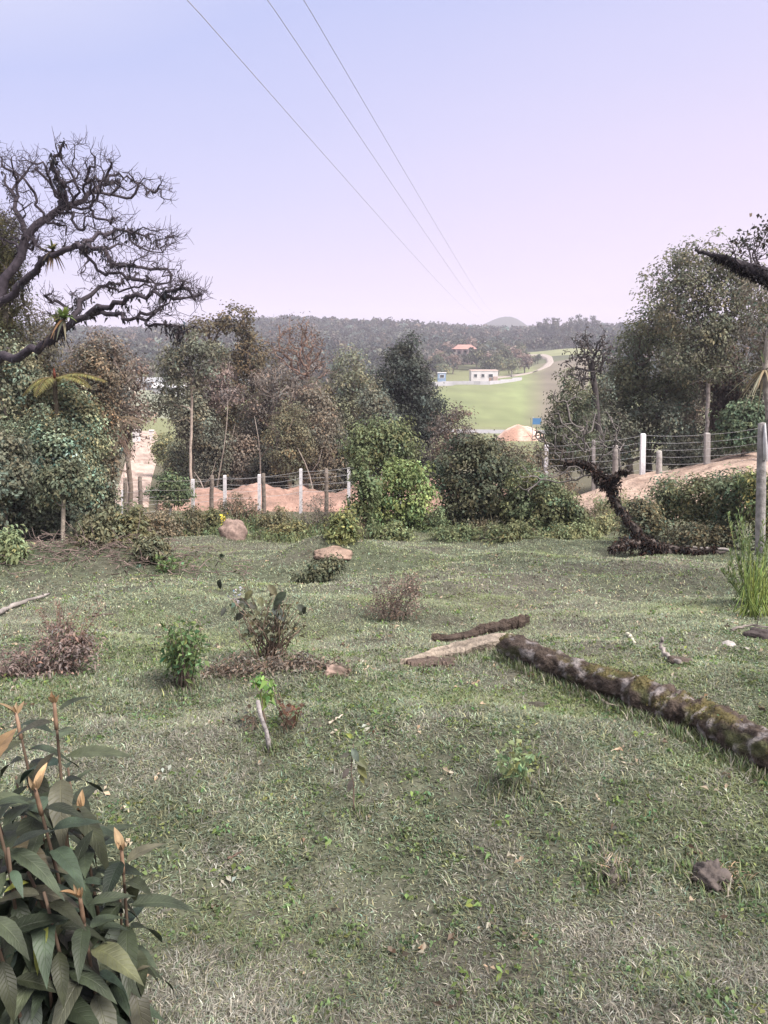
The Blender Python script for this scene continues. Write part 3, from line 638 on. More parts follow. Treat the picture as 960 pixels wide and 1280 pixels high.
# weeds and brush along the edge
wd=[(128,672,26,30,(.115,.125,.075),'grey-green weed clump right of the pale-trunked sapling'),(165,668,22,30,(.13,.14,.075),'dense green weed clump below the dirt track'),(200,664,26,30,(.17,.155,.105),'straw-tinged weed clump left of the bare stump in the left brush'),(190,690,16,12,(.105,.115,.07),'low dark sprig in front of the left brush'),(236,664,22,24,(.105,.105,.065),'dark weed clump at the foot of the slender pale trunk'),(262,660,20,20,(.11,.125,.065),'green weed clump left of the pinkish boulder'),(310,655,22,28,(.125,.105,.075),'brownish weed clump just right of the pinkish boulder'),(292,640,20,20,(.095,.095,.06),'olive weed clump behind the pinkish boulder'),(345,660,22,22,(.14,.14,.08),'pale green weed clump midway between boulder and grey feathery shrub'),(368,668,18,12,(.14,.15,.075),'short weed clump left of the grey feathery shrub'),(430,668,16,24,(.14,.165,.07),'bright weed clump left of the slim upright shrub'),(536,660,24,26,(.075,.085,.055),'dark weed clump between lime-green shrub and dark rounded bush'),(488,668,22,14,(.12,.13,.075),'low pale weed clump under the lime-green shrub'),(575,668,22,10,(.09,.095,.06),'low dark weed fringe under the dark rounded bush'),(640,668,26,14,(.12,.12,.075),'grassy weed clump between the dark and the fresh-green bush'),(745,662,24,18,(.155,.145,.095),'straw-coloured weed clump at the foot of the fallen mossy tree'),(720,668,20,12,(.13,.13,.08),'low weed clump right of the fresh-green weedy bush'),(12,690,14,22,(.13,.15,.09),'pale green weed at the left edge of the picture before the shrubs'),(770,640,22,24,(.135,.125,.085),'dry weed clump behind the fallen mossy trunk')]
for i,(u,v,ru,rv,c,lab) in enumerate(wd):
    c=np.array(c)*(.78 if i<11 else .72)+(np.zeros(3) if i<11 else np.array([.035,.058,.022]))
    if i>=11 and i!=17: ru,rv=ru*1.35,rv*.85
    b=G(u,min(v+6,686) if v<690 else v+10); Y=b[1]
    tree('weed_clump',lab,'weeds',u,Y,[(u-ru*.4,v-rv*.25,ru*.55,rv*.6),(u+ru*.4,v-rv*.15,ru*.55,rv*.55),(u+ru*.2,v-rv*.75,ru*.4,rv*.6),(u-ru*.7,v-rv*.5,ru*.3,rv*.5),(u,v+2,ru*1.3,rv*.3)],80+i,natt=90,R=.018,tip=.004,bark=(.2,.17,.12),n=22,size=.075,spread=.10,ratio=.24,col=c,step=.16,bias=(0,0,.7),jit=.25,group='weed clumps along the far edge of the pasture',base=b,parts=('stems','foliage'))
# continuous band of weeds and tall dry grass past the turf
rg=np.random.default_rng(77); mb=MB(); n=5200
uu=rg.uniform(95,800,n); YY=17.0+rg.uniform(0,1,n)**1.3*7.5; xx=(uu-480)/F*YY*1.02; keep=fbm(xx*.6,YY*.6,78,3)>.40; xx,YY=xx[keep],YY[keep]; n=len(xx); zz=hz(xx,YY)
hgt=(.12+.75*np.clip(fbm(xx*.8+3,YY*.8,79,3)-.25,0,1))*rg.uniform(.5,1.3,n)
cl=colvar(n,(.23,.205,.135),.3,rg,.2); gm=fbm(xx*.9,YY*.9+8,80,2)>.47; cl[gm]=colvar(gm.sum(),(.17,.205,.10),.3,rg,.4)
a=rg.uniform(0,6.28,n); ln=rg.uniform(.05,.5,n)[:,None]*hgt[:,None]
b0=np.stack([xx,YY,zz],1); d=np.stack([np.cos(a),np.sin(a),0*a],1); sd=np.stack([-np.sin(a),np.cos(a),0*a],1)
for k in range(3):
    dd=unit(d+rg.normal(size=(n,3))*.8*[1,1,0]); hh=hgt[:,None]*rg.uniform(.6,1.1,(n,1)); w_=.011
    m_=b0+dd*ln*.3+hh*np.array([0,0,.55]); t_=b0+dd*ln+hh*np.array([0,0,.95])
    V=np.stack([b0-sd*w_,b0+sd*w_,m_+sd*w_*.8,m_-sd*w_*.8,t_],1).reshape(-1,3); o_=np.arange(n)[:,None]*5
    mb.quads_tris(V,o_+np.array([[0,1,2,3]]),o_+np.array([[3,2,4]]),np.repeat(cl*rg.uniform(.8,1.2,(n,1)),5,axis=0))
rep=np.repeat(np.arange(n),7); q=rg.uniform(.15,1,len(rep))[:,None]
leaves(mb,b0[rep]+(d*ln)[rep]*q+hgt[rep][:,None]*q*np.array([0,0,.95])+rg.normal(size=(len(rep),3))*.05,.065,.24,cl[rep]*colvar(len(rep),(1,1,1),.3,rg,.2),rg,(0,0,.5),.2)
g=build(mb,'undergrowth',M['leaf'],smooth=False); g['kind']='stuff'; g['label']='band of tall weeds and dry grass past the edge of the turf'
tree('feathery_shrub','grey feathery half-bare shrub in front of the right end of the dirt bank','shrub',398,18.6,[(396,632,22,16),(385,650,18,16),(410,650,18,18),(398,665,26,10)],99,natt=170,R=.02,tip=.004,bark=(.27,.24,.2),n=8,size=.05,spread=.09,ratio=.2,col=(.105,.10,.085),step=.15,jit=.3,group=ge)
# ---------------------------------------------------------------- left mass of shrubs and trees
gl='trees and shrubs massed at the left edge'
tree('feathery_conifer','dark olive fine-leaved tree at the far left edge under the bare limbs','tree',-6,18.6,[(4,300,22,32),(6,340,26,32),(-10,330,30,60),(-8,390,30,30)],100,natt=220,R=.12,tip=.008,bark=(.08,.07,.055),n=110,size=.055,spread=.17,ratio=.2,col=(.075,.078,.036),step=.3,group=gl)
tree('grey_green_tree','greyish thin-leaved tree hanging below the bare limbs at the left edge','tree',20,19.2,[(18,400,34,34),(40,440,36,26),(6,450,30,30),(60,420,20,24),(30,478,36,20)],101,natt=200,R=.10,tip=.008,bark=(.15,.125,.1),n=46,size=.07,spread=.20,ratio=.22,col=(.115,.115,.078),step=.3,group=gl)
tree('olive_tree','olive-brown leafy tree above the dark green shrubs at the left edge','tree',52,19.6,[(50,465,36,20),(75,478,28,22),(30,485,30,20),(90,500,28,26),(104,535,26,26)],102,natt=180,R=.10,tip=.008,bark=(.15,.12,.1),n=52,size=.075,spread=.19,ratio=.25,col=(.088,.08,.052),step=.3,group=gl)
tree('broad_shrub','broad dark green shrub filling the left edge below the olive tree','shrub',58,17.2,[(62,540,30,22),(28,548,34,26),(112,600,16,26),(16,640,24,24),(70,640,30,20),(80,560,30,36),(50,590,40,30),(95,590,24,32)],103,natt=380,R=.06,tip=.006,bark=(.12,.1,.08),n=70,size=.072,spread=.17,col=(.108,.136,.09),tipvar=.45,step=.25,group=gl)
tree('tall_shrub','tall ragged grey-green shrub at the very left, its top touching the lowest bare limb','shrub',24,18.0,[(6,446,20,22),(30,456,20,20),(44,484,22,20),(12,490,28,26),(44,520,22,24),(8,540,24,30)],121,natt=190,R=.06,tip=.006,bark=(.13,.11,.09),n=60,size=.072,spread=.19,col=(.122,.138,.092),tipvar=.4,step=.25,group=gl)
tree('tall_shrub','tall ragged mid-green shrub under the yellow-green fern frond','shrub',94,18.2,[(82,500,20,20),(100,515,22,22),(86,540,26,26),(112,548,18,26),(100,575,26,26)],122,natt=180,R=.06,tip=.006,bark=(.13,.11,.09),n=60,size=.072,spread=.19,col=(.112,.134,.084),tipvar=.4,step=.25,group=gl)
tree('tall_shrub','olive-brown twiggy tall shrub between the fern and the brown tree at the left','shrub',122,19.4,[(112,452,18,18),(128,478,20,22),(112,500,20,22),(132,520,16,24),(118,545,20,26),(134,580,14,30)],123,natt=200,R=.06,tip=.007,bark=(.15,.12,.10),n=38,size=.075,spread=.19,col=(.098,.092,.066),tipvar=.4,step=.25,group=gl)
tree('pale_leaved_shrub','pale grey-green shrub touching the left edge, lowest of the left mass','shrub',8,16.2,[(6,565,24,26),(14,600,26,24),(-6,620,26,30),(26,585,18,20),(-14,585,20,40)],104,natt=160,R=.05,tip=.006,bark=(.14,.12,.1),n=56,size=.08,spread=.15,col=(.11,.125,.088),tipvar=.3,step=.22,group=gl)
tree('shaded_shrub','blackish shaded shrub behind the pale-trunked sapling at the left','shrub',50,16.8,[(40,640,36,22),(20,650,26,20),(75,640,24,24),(58,620,34,20)],105,natt=150,R=.04,tip=.006,bark=(.1,.09,.07),n=52,size=.08,spread=.15,col=(.066,.078,.054),step=.22,group=gl)
tree('sapling','small flat-topped green sapling with a pale bare trunk at the left','sapling',78,15.8,[(64,596,16,10),(90,590,14,12),(76,606,20,12),(58,622,12,10),(96,618,12,10)],106,natt=90,R=.045,tip=.006,bark=(.42,.36,.29),trunk=[(79,650),(80,622)],n=44,size=.075,spread=.12,col=(.085,.10,.062),step=.2,group=gl)
tree('twiggy_tree','rounded grey-brown twiggy tree standing above the yellowish fern','tree',128,25,[(124,428,24,14),(112,452,26,22),(140,450,24,24),(130,478,30,24),(150,490,20,26),(140,515,22,26)],107,natt=260,R=.14,tip=.012,bark=(.15,.12,.1),n=26,size=.09,spread=.23,col=(.092,.084,.067),step=.35,tipvar=.3,group=gl)
tree('brown_tree','pinkish-brown thin tree beside the gap with the pale dirt track','tree',162,27,[(168,470,18,24),(160,500,22,26),(172,522,16,22),(152,540,18,22),(132,572,12,24)],108,natt=150,R=.09,tip=.012,bark=(.2,.16,.13),n=22,size=.09,spread=.22,col=(.10,.083,.069),step=.35,tipvar=.3,group=gl)
tree('shaded_shrub','dark green shrub between the sapling and the brown drooping fern','shrub',116,19.5,[(112,560,20,26),(120,590,18,30),(108,620,20,26),(126,625,18,30)],109,natt=150,R=.05,tip=.006,bark=(.1,.085,.07),n=42,size=.085,spread=.17,col=(.085,.098,.066),step=.25,group=gl)
tree('green_bush','small dark green bush beside the pale dirt track','bush',214,32,[(208,600,12,9),(220,608,14,12),(200,616,11,10),(230,618,12,12),(212,624,16,8)],110,natt=80,R=.04,tip=.008,bark=(.12,.1,.08),n=48,size=.11,spread=.2,col=(.065,.09,.045),step=.3,group=gl)
tree('green_bush','pale yellow-green bush at the far end of the dirt track','bush',207,62,[(206,556,14,14),(214,570,14,14),(198,565,8,12)],111,natt=60,R=.06,tip=.015,bark=(.15,.12,.1),n=48,size=.2,spread=.36,col=(.15,.165,.09),step=.6,group=gl)
# dark brush heap at the foot of the left shrubs
rg=np.random.default_rng(112); b=G(125,690); mb=MB()
for i in range(420):
    p=b+np.array([rg.normal()*.95,rg.normal()*.35,0]); p[2]=h1(p[0],p[1])+rg.uniform(0,.16)
    d=unit(rg.normal(size=3)*np.array([1,1,.35])); L_=rg.uniform(.1,.45)
    tube(mb,[p,p+d*L_*.5+rg.normal(size=3)*.02,p+d*L_],[.008,.007,.003],3,np.array([.15,.115,.10])*rg.uniform(.6,1.5),caps=False)
g=build(mb,'dead_brush',M['bark'],loc=b); g['kind']='stuff'; g['label']='low spread of dark dead twigs at the foot of the left shrubs'
# ---------------------------------------------------------------- tree ferns
def frond(mb,b,d,L_,rg,col,droop=1.0,wd=.2,nseg=14,stemcol=(.2,.15,.08)):
    t=np.linspace(0,1,nseg); d=np.asarray(d,float)
    pts=b+d*L_*t[:,None]; pts[:,2]+= L_*(.35*t-.75*droop*t**2)
    tube(mb,pts,np.linspace(.014,.004,nseg),4,stemcol,caps=False)
    T=unit(np.gradient(pts,axis=0)); side=unit(np.cross(T,[0,0,1.]))
    nl=int(L_*34)
    for s in(-1,1):
        tt=np.linspace(.1,.99,nl); p=np.stack([np.interp(tt,t,pts[:,k]) for k in range(3)],1)
        sd=np.stack([np.interp(tt,t,side[:,k]) for k in range(3)],1)*s; tg=np.stack([np.interp(tt,t,T[:,k]) for k in range(3)],1)
        l=(wd*np.sin(np.pi*np.clip(tt*.9+.08,0,1))**.7)[:,None]*rg.uniform(.85,1.15,(nl,1))
        dd=unit(sd+tg*.35-np.array([0,0,1])*.35*droop)
        w=.011+.008*l/wd
        V=np.stack([p-tg*w,p+dd*l*.5+tg*w*.2,p+dd*l-np.array([0,0,.1])*l,p+dd*l*.5-tg*w*1.6],1).reshape(-1,3)
        mb.add(V,np.arange(nl*4).reshape(-1,4),np.repeat(colvar(nl,col,.2,rg,.4),4,axis=0))
rg=np.random.default_rng(120)
Y=17.6; b=gx(74,Y); top=P(68,474,Y)
r=thing('tree_fern','tree fern with a bright yellow-green frond arching right above the left shrubs','tree fern',b)
mb=MB(); tube(mb,[b-[0,0,.1],b*.5+top*.5+[.06,0,0],top],[.07,.06,.05],8,(.06,.05,.035)); build(mb,'trunk',M['bark'],r)
mb=MB()
for a,L_,dr in((-14,1.3,.68),(8,1.15,.7),(60,.9,.8),(115,1.0,1.1),(170,.7,1.3),(215,.7,1.3),(262,.8,1.2),(335,1.1,.85)):
    a=math.radians(a); frond(mb,top,(math.cos(a),math.sin(a),.12),L_,rg,(.22,.205,.075),dr,.23)
build(mb,'fronds',M['leaf'],r,smooth=False)
mb=MB(); tube(mb,[top+[.02,-.02,0],top+[.03,-.05,.12],top+[.02,-.03,.24]],[.025,.035,.012],6,(.12,.035,.02)); build(mb,'young_crozier',M['stem'],r)
Y=22; b=gx(138,Y); top=P(138,528,Y)
r=thing('tree_fern','tree fern with a brown skirt of dead hanging fronds beside the dirt track gap','tree fern',b)
mb=MB(); tube(mb,[b-[0,0,.1],b*.5+top*.5+[-.08,0,0],top],[.16,.15,.11],8,(.09,.065,.05)); build(mb,'trunk',M['bark'],r)
mb=MB()
for i in range(9):
    a=math.radians(i*40+10); frond(mb,top,(math.cos(a),math.sin(a),.2),rg.uniform(.9,1.25),rg,(.15,.115,.085),.85,.18)
build(mb,'fronds',M['leaf'],r,smooth=False)
mb=MB()
for i in range(22):
    a=rg.uniform(0,6.28); frond(mb,top-[0,0,rg.uniform(0,.5)],(math.cos(a)*.38,math.sin(a)*.38,-.35),rg.uniform(1.1,1.9),rg,(.17,.12,.095),.75,.13)
build(mb,'dead_skirt',M['leaf'],r,smooth=False)
# ---------------------------------------------------------------- big bare tree with mossy limbs
rg=np.random.default_rng(130); Y=17.5
limbs=[[(-60,560,0),(-45,470,0),(-20,400,0),(10,352,.2),(33,296,.4),(55,272,.5),(75,262,.6),(90,256,.8),(108,247,1.0),(122,240,1.2),(128,228,1.4),(140,231,1.7),(150,226,2)],
 [(75,262,.6),(81,250,.2),(80,238,0),(74,222,-.3),(66,208,-.5),(70,196,-.7),(78,184,-.8),(82,178,-1)],
 [(-20,400,0),(0,380,-.6),(20,360,-1),(42,343,-1.2),(58,325,-1.4),(72,316,-1.6),(95,308,-1.8),(115,308,-2),(130,315,-2.2),(140,328,-2.3),(150,333,-2.5),(168,330,-2.7)],
 [(-45,470,0),(0,448,-1.5),(32,440,-2.2),(52,432,-2.5),(68,418,-2.8),(92,402,-3),(118,390,-3.3),(140,380,-3.5),(165,371,-3.8),(190,367,-4),(212,364,-4.2),(234,358,-4.4)],
 [(118,390,-3.3),(145,392,-3.6),(165,398,-3.9),(190,404,-4.2),(215,408,-4.5),(240,412,-4.8)],
 [(92,402,-3),(108,372,-2.4),(128,356,-2),(150,352,-1.7),(172,340,-1.4)],
 [(95,308,-1.8),(120,295,-1.2),(150,287,-.8),(180,292,-.4),(205,298,0)],
 [(33,296,.4),(20,262,1),(12,236,1.4),(2,215,1.8)],
 [(128,228,1.4),(148,216,1.7),(165,224,2),(190,238,2.4)]]
base=gx(-62,Y)
nodes=[base-np.array([0,0,.2])]; par=[-1]; rmin=[.42]
lr=[(.14,.026),(.085,.016),(.095,.026),(.105,.022),(.05,.010),(.06,.012),(.055,.012),(.08,.012),(.04,.010)]
for lb,(r0,r1) in zip(limbs,lr):
    W=np.array([P(u,v,Y+d) for u,v,d in lb]); s=np.linspace(0,1,len(W)); m=int(len(W)*3.2); ss=np.linspace(0,1,m)
    Wd=np.stack([np.interp(ss,s,W[:,k]) for k in range(3)],1)+rg.normal(size=(m,3))*.035
    k=int(np.argmin([np.linalg.norm(q-Wd[0]) for q in nodes])) if len(nodes)>1 else 0
    cur=k
    for j in range(m):
        nodes.append(Wd[j]); par.append(cur); cur=len(nodes)-1; rmin.append(r0+(r1-r0)*ss[j]**.8)
nb=len(nodes)
LB=[(95,205,60,26,0),(40,225,44,36,.5),(150,232,52,22,1.5),(120,275,50,26,0),(165,300,62,24,-1),(195,345,52,26,-2.5),(140,345,44,24,-2),(225,362,34,16,-4),(200,392,40,14,-4),(238,362,22,16,-4.3),(215,298,24,16,0),(200,240,20,14,2),(60,290,46,34,0),(15,290,34,40,.5),(110,230,46,30,.5),(70,380,34,26,-2.5),(20,200,36,22,1)]
att=[]
for (u,v,ru,rv,d) in LB:
    k=int(ru*rv*.034)+8
    dd=unit(rg.normal(size=(k,3)))*(rg.uniform(.05,1,k)[:,None]**.45); c=P(u,v,Y+d)
    att.append(c+dd*np.array([ru,ru*.9,rv])*(Y+d)/F)
att=np.concatenate(att)
nodes2,par2,tips=grow(nodes,par,att,.2,rng=rg,jit=.22,up=.05)
r=radii(nodes2,par2,.30,.0052,2.3); r[nb:]=np.minimum(r[nb:],.030); r[:nb]=np.array(rmin)
root=thing('bare_tree','large gnarled leafless tree leaning in from the left with dark mossy limbs against the sky','tree',base)
mb=MB(); skin(mb,nodes2,par2,r,(.045,.037,.044),rg,7,4)
# short spur twigs
T=np.concatenate([nodes2[tips],nodes2[rg.integers(nb,len(nodes2),500)]])
for p in T:
    for q in range(2):
        d=unit(rg.normal(size=3)+np.array([.5,0,.25])); L_=rg.uniform(.10,.32)
        tube(mb,[p,p+d*L_*.5+rg.normal(size=3)*.02,p+d*L_+np.array([0,0,.04])],[.0055,.0045,.003],3,(.07,.058,.068),caps=False)
build(mb,'limbs',M['bark'],root)
mb=MB(); idx=rg.integers(1,nb,1500); pos=nodes2[idx]+rg.normal(size=(1500,3))*np.array(r)[idx][:,None]*.75
leaves(mb,pos,.075,.25,colvar(1500,(.035,.032,.036),.3,rg),rg,(0,0,-.5),.5)
cl=nodes2[rg.integers(30,nb,34)]; rep=np.repeat(np.arange(34),40)
leaves(mb,cl[rep]+rg.normal(size=(len(rep),3))*np.array([.055,.055,.08])-np.array([0,0,.05]),.075,.2,colvar(len(rep),(.035,.032,.034),.3,rg),rg,(0,0,-.9),.5)
build(mb,'hanging_moss',M['leaf'],root,smooth=False)
def bromeliad(u,v,Yb,n,L_,col,lab,dead=0):
    c=P(u,v,Yb); mb=MB()
    for i in range(n):
        a=rg.uniform(0,6.28); e=rg.uniform(.15,1.3) if i>=dead else rg.uniform(-1.2,-.3); d=np.array([math.cos(a)*math.cos(e),math.sin(a)*math.cos(e),math.sin(e)])
        s=unit(np.cross(d,[0,0,1.])+1e-4); l=L_*rg.uniform(.6,1.1); k=5; t=np.linspace(0,1,k)
        ax=c+d*l*t[:,None]; ax[:,2]-=l*.45*t**2; w=(.022*(1-t**1.5)+.002)[:,None]*L_/.35
        V=np.concatenate([ax-s*w,ax+s*w]); f=[[j,j+1,k+j+1,k+j] for j in range(k-1)]
        mb.add(V,f,colvar(1,col if i>=dead else (.13,.10,.06),.25,rg)[0])
    tag(build(mb,'bromeliad',M['leaf'],loc=c),lab,'bromeliad')
bromeliad(80,398,Y-2.9,60,.45,(.17,.22,.06),'bright green bromeliad tuft on the lowest mossy limb of the bare tree',4)
bromeliad(66,312,Y-1.5,40,.4,(.16,.15,.06),'yellowish bromeliad tuft on the middle limb of the bare tree',14)
bromeliad(72,404,Y-2.7,26,.42,(.10,.10,.06),'smaller dull bromeliad just left of the bright green tuft',10)
# ---------------------------------------------------------------- trees on the right behind the road
gr='trees massed on the right behind the wire fence'
tree('tall_pale_trunk_tree','tall airy tree with a straight pale trunk, highest of the right-hand trees','tree',884,35,[(866,325,34,24),(925,345,26,24),(935,385,26,30),(905,415,30,24),(838,352,30,24),(895,335,30,26),(868,368,46,26),(905,372,30,28),(838,395,30,22),(880,410,42,26),(868,450,34,24),(845,450,26,24),(900,450,26,26)],140,natt=480,R=.09,tip=.012,bark=(.34,.30,.27),trunk=[(883,540),(886,470),(878,425),(872,395)],n=36,size=.13,spread=.27,col=(.096,.106,.070),step=.4,group=gr)
tree('broad_tree','broad olive-green tree left of the tall pale-trunked one','tree',810,38,[(822,392,28,22),(800,425,32,24),(838,430,36,28),(782,455,32,26),(815,475,44,30),(770,490,30,30),(845,480,30,36),(800,520,46,34),(760,525,30,30)],141,natt=340,R=.24,tip=.014,bark=(.1,.085,.07),n=52,size=.14,spread=.33,col=(.084,.100,.060),tipvar=.32,step=.5,group=gr)
tree('dark_tree','dark grey-green tree with hanging twigs low behind the white fence post','tree',790,36,[(735,520,28,30),(750,490,22,24),(740,545,34,28),(780,540,40,34),(830,530,36,38),(850,555,30,24),(760,565,34,20)],142,natt=260,R=.16,tip=.012,bark=(.11,.095,.08),n=44,size=.13,spread=.28,col=(.082,.095,.070),step=.4,group=gr)
tree('grey_twig_tree','grey-brown thin-leaved tree standing behind the pale trunk','tree',865,40,[(862,470,34,36),(880,510,34,40),(850,520,30,34),(900,450,30,26),(880,555,40,24)],143,natt=300,R=.15,tip=.014,bark=(.16,.135,.12),n=36,size=.13,spread=.3,col=(.095,.092,.075),step=.45,group=gr)
tree('lichen_twig_tree','small tree with upright dark knobbly lichened twigs at the left of the right-hand trees','tree',742,33,[(738,425,24,20),(728,455,26,22),(755,445,20,24),(720,480,18,18)],144,natt=130,R=.13,tip=.016,bark=(.07,.062,.06),trunk=[(748,540),(744,490),(740,455)],n=9,size=.09,spread=.08,ratio=.4,col=(.04,.04,.038),step=.3,up=.35,jit=.35,group=gr)
tree('leafy_bush_tree','small dark bushy tree with knobbly leaf tufts left of the knobbly twigs','tree',708,31,[(712,478,15,17),(700,505,18,18),(692,540,22,24),(724,505,20,22),(698,525,22,20),(722,520,22,22),(700,548,24,18),(735,550,26,22)],145,natt=130,R=.08,tip=.012,bark=(.09,.08,.065),n=46,size=.10,spread=.19,col=(.062,.075,.045),step=.3,group=gr)
def vines(root,nodes,par,tips,r,rng):
    mb=MB(); 
    for i in range(240):
        p=nodes[tips[rng.integers(len(tips))]]; L_=rng.uniform(.6,2.6); q=p+np.array([rng.normal()*.12,rng.normal()*.12,-L_])
        tube(mb,[p,(p+q)/2+rng.normal(size=3)*.06,q],[.018,.014,.008],3,np.array([.085,.068,.06])*rng.uniform(.7,1.4),caps=False)
    build(mb,'hanging_vines',M['bark'],root)
tree('vine_tree','dark brown tree draped in hanging dead vines right of the pale trunk','tree',908,36.5,[(905,445,20,20),(900,475,22,24),(915,490,20,30),(905,520,22,24)],146,natt=150,R=.15,tip=.014,bark=(.1,.08,.07),n=40,size=.13,spread=.26,col=(.075,.06,.05),step=.4,group=gr,extra=vines)
tree('edge_tree','thin pale-leaved tree at the right edge below the dark mossy branch','tree',948,30,[(945,360,20,26),(955,400,26,30),(935,420,20,24),(960,450,24,30),(985,400,30,60)],147,natt=220,R=.11,tip=.010,bark=(.25,.22,.19),n=26,size=.10,spread=.24,col=(.10,.10,.075),step=.35,group=gr)
tree('green_shrub','fresh bluish-green rounded shrub above the road at the right edge','shrub',927,27,[(920,525,22,16),(938,535,22,20),(915,548,20,14),(950,520,16,18),(932,512,16,10)],148,natt=150,R=.06,tip=.008,bark=(.13,.11,.09),n=46,size=.12,spread=.19,col=(.062,.092,.054),step=.25,group=gr)
tree('dark_backdrop_tree','dark tree filling the right edge behind the green shrub','tree',955,34,[(950,480,26,30),(970,510,34,40),(945,555,30,26),(985,450,30,50)],149,natt=160,R=.13,tip=.012,bark=(.1,.085,.07),n=52,size=.14,spread=.3,col=(.065,.075,.048),step=.45,group=gr)
# undergrowth below the right trees
for i,(u,v,c,lab) in enumerate([(700,575,(.085,.09,.06),'dull green brush left of the road bank below the right-hand trees'),(745,582,(.055,.06,.045),'dark brush behind the fallen mossy tree'),(850,575,(.05,.056,.042),'dark brush between the white post and the pale trunk'),(905,570,(.06,.065,.05),'dark brush right of the foot of the pale trunk')]):
    tree('brush',lab,'bush',u,32+i*.4,[(u-12,v-4,18,14),(u+12,v,18,14),(u,v-12,16,12)],150+i,natt=80,R=.03,tip=.008,bark=(.14,.12,.1),n=40,size=.11,spread=.2,col=c,step=.3,group='brush under the right-hand trees')
# ---------------------------------------------------------------- bushes before the right road bank
gb='bushes in front of the road bank on the right'
bs=[(842,628,[(835,615,22,16),(850,632,24,18),(828,642,20,16)],(.12,.145,.085),'grey-green leafy bush left of the wide bush, before the road bank'),
    (876,632,[(868,608,24,16),(888,618,24,20),(872,640,30,20),(900,640,22,20)],(.11,.125,.07),'wide bushy clump with dark hollow in front of the road bank'),
    (915,620,[(905,605,22,16),(925,612,22,20),(915,640,26,24)],(.10,.125,.075),'greyish leafy bush directly left of the weathered fence post'),
    (945,620,[(942,600,18,18),(955,625,22,26),(965,660,26,30)],(.135,.165,.075),'yellow-green bush at the right edge behind the weathered fence post'),
    (808,650,[(800,640,18,16),(815,655,20,14),(790,660,18,10)],(.115,.125,.08),'low scrubby bush behind the roots of the fallen mossy tree'),
    (880,672,[(870,668,24,10),(900,672,22,12),(850,672,20,8)],(.095,.10,.065),'low dark fringe of weeds under the wide bush before the road bank')]
for i,(u,v,lb,c,lab) in enumerate(bs):
    c=np.array(c)*.80
    Yb=[16.6,16.0,15.2,14.6,15.6,14.9][i]
    tree('roadside_bush',lab,'bush',u,Yb,lb,160+i,natt=110,R=.03,tip=.005,bark=(.17,.145,.11),n=34,size=.075,spread=.15,ratio=.26,col=c,tipvar=.42,step=.2,bias=(0,0,.7),shell=1.5,group=gb)
# ---------------------------------------------------------------- broom-like clump at the right edge
def spikes(name,label,cat,u,v,tops,col,seed,wd=.012,leafy=True,mat='leaf'):
    rg=np.random.default_rng(seed); b=G(u,v); r=thing(name,label,cat,b); mb=MB(); lm=MB()
    for (uu,vv) in tops:
        d0=rg.normal(size=2)*.10; p0=np.array([b[0]+d0[0],b[1]+d0[1],0]); p0[2]=h1(p0[0],p0[1])
        t=P(uu,vv,p0[1]+rg.uniform(-.1,.25)); mid=p0*.55+t*.45+np.array([rg.normal()*.02,rg.normal()*.02,-.03]); mid[0]=p0[0]*.45+t[0]*.55-.01
        pts=np.array([p0,mid*.5+p0*.5,mid,mid*.45+t*.55,t]); 
        tube(mb,pts,[.006,.006,.005,.004,.002],4,colvar(1,col,.2,rg)[0]*.8)
        if leafy:
            n=70; s=rg.uniform(.1,1,n); q=np.stack([np.interp(s,np.linspace(0,1,5),pts[:,k]) for k in range(3)],1)
            leaves(lm,q,.05,.14,colvar(n,col,.25,rg,.4),rg,(0,0,2.2),0)
    build(mb,'stems',M['stem'],r)
    if leafy: build(lm,'foliage',M[mat],r,smooth=False)
    return r
rg=np.random.default_rng(170)
spikes('broom_clump','tall bright green broom-like clump of upright stems at the right edge of the pasture','shrub',946,756,[(902+i*2.35+rg.normal()*2,632+abs(i-8)*1.2+rg.uniform(0,75)) for i in range(30)],(.15,.20,.08),171)
spikes('grass_tuft','bright yellow-green tuft of long grass at the foot of the broom-like clump','grass tuft',942,770,[(926+rg.uniform(0,44),rg.uniform(690,735)) for i in range(55)],(.20,.27,.07),172,leafy=False)
# ---------------------------------------------------------------- fallen mossy tree with upturned limb
rg=np.random.default_rng(180); b=G(812,694)
Yf=b[1]
root=thing('fallen_tree','fallen dark mossy tree with a crooked limb rising left and bare grey twigs','fallen tree',b)
def pp(u,v,d=0): return P(u,v,Yf+d)
main=[pp(838,690,-.1),pp(818,682,0),pp(800,672,.1),pp(786,655,.2),pp(775,635,.3),pp(764,615,.4),pp(752,597,.5),pp(738,584,.6),pp(722,577,.8),pp(706,578,1.0)]
side=[pp(752,597,.5),pp(766,598,.3),pp(778,590,.1),pp(790,588,-.1)]
lie=[pp(800,676,.1),pp(780,680,-.2),pp(766,686,-.4)]
long=[pp(820,684,0),pp(850,686,-.2),pp(880,690,-.4),pp(905,690,-.5)]
nodes=[]; par=[]; rm=[]
def addl(W,r0,r1,start=None):
    W=np.array(W); s=np.linspace(0,1,len(W)); m=len(W)*3; ss=np.linspace(0,1,m); Wd=np.stack([np.interp(ss,s,W[:,k]) for k in range(3)],1)+rg.normal(size=(m,3))*.018
    cur=-1 if not nodes else int(np.argmin([np.linalg.norm(q-Wd[0]) for q in nodes]))
    for j in range(m): nodes.append(Wd[j]); par.append(cur); cur=len(nodes)-1; rm.append((r0+(r1-r0)*ss[j])*rg.uniform(.85,1.2))
addl(main,.085,.035); addl(side,.05,.02); addl(lie,.08,.04); addl(long,.06,.03)
nb=len(nodes)
att=[]
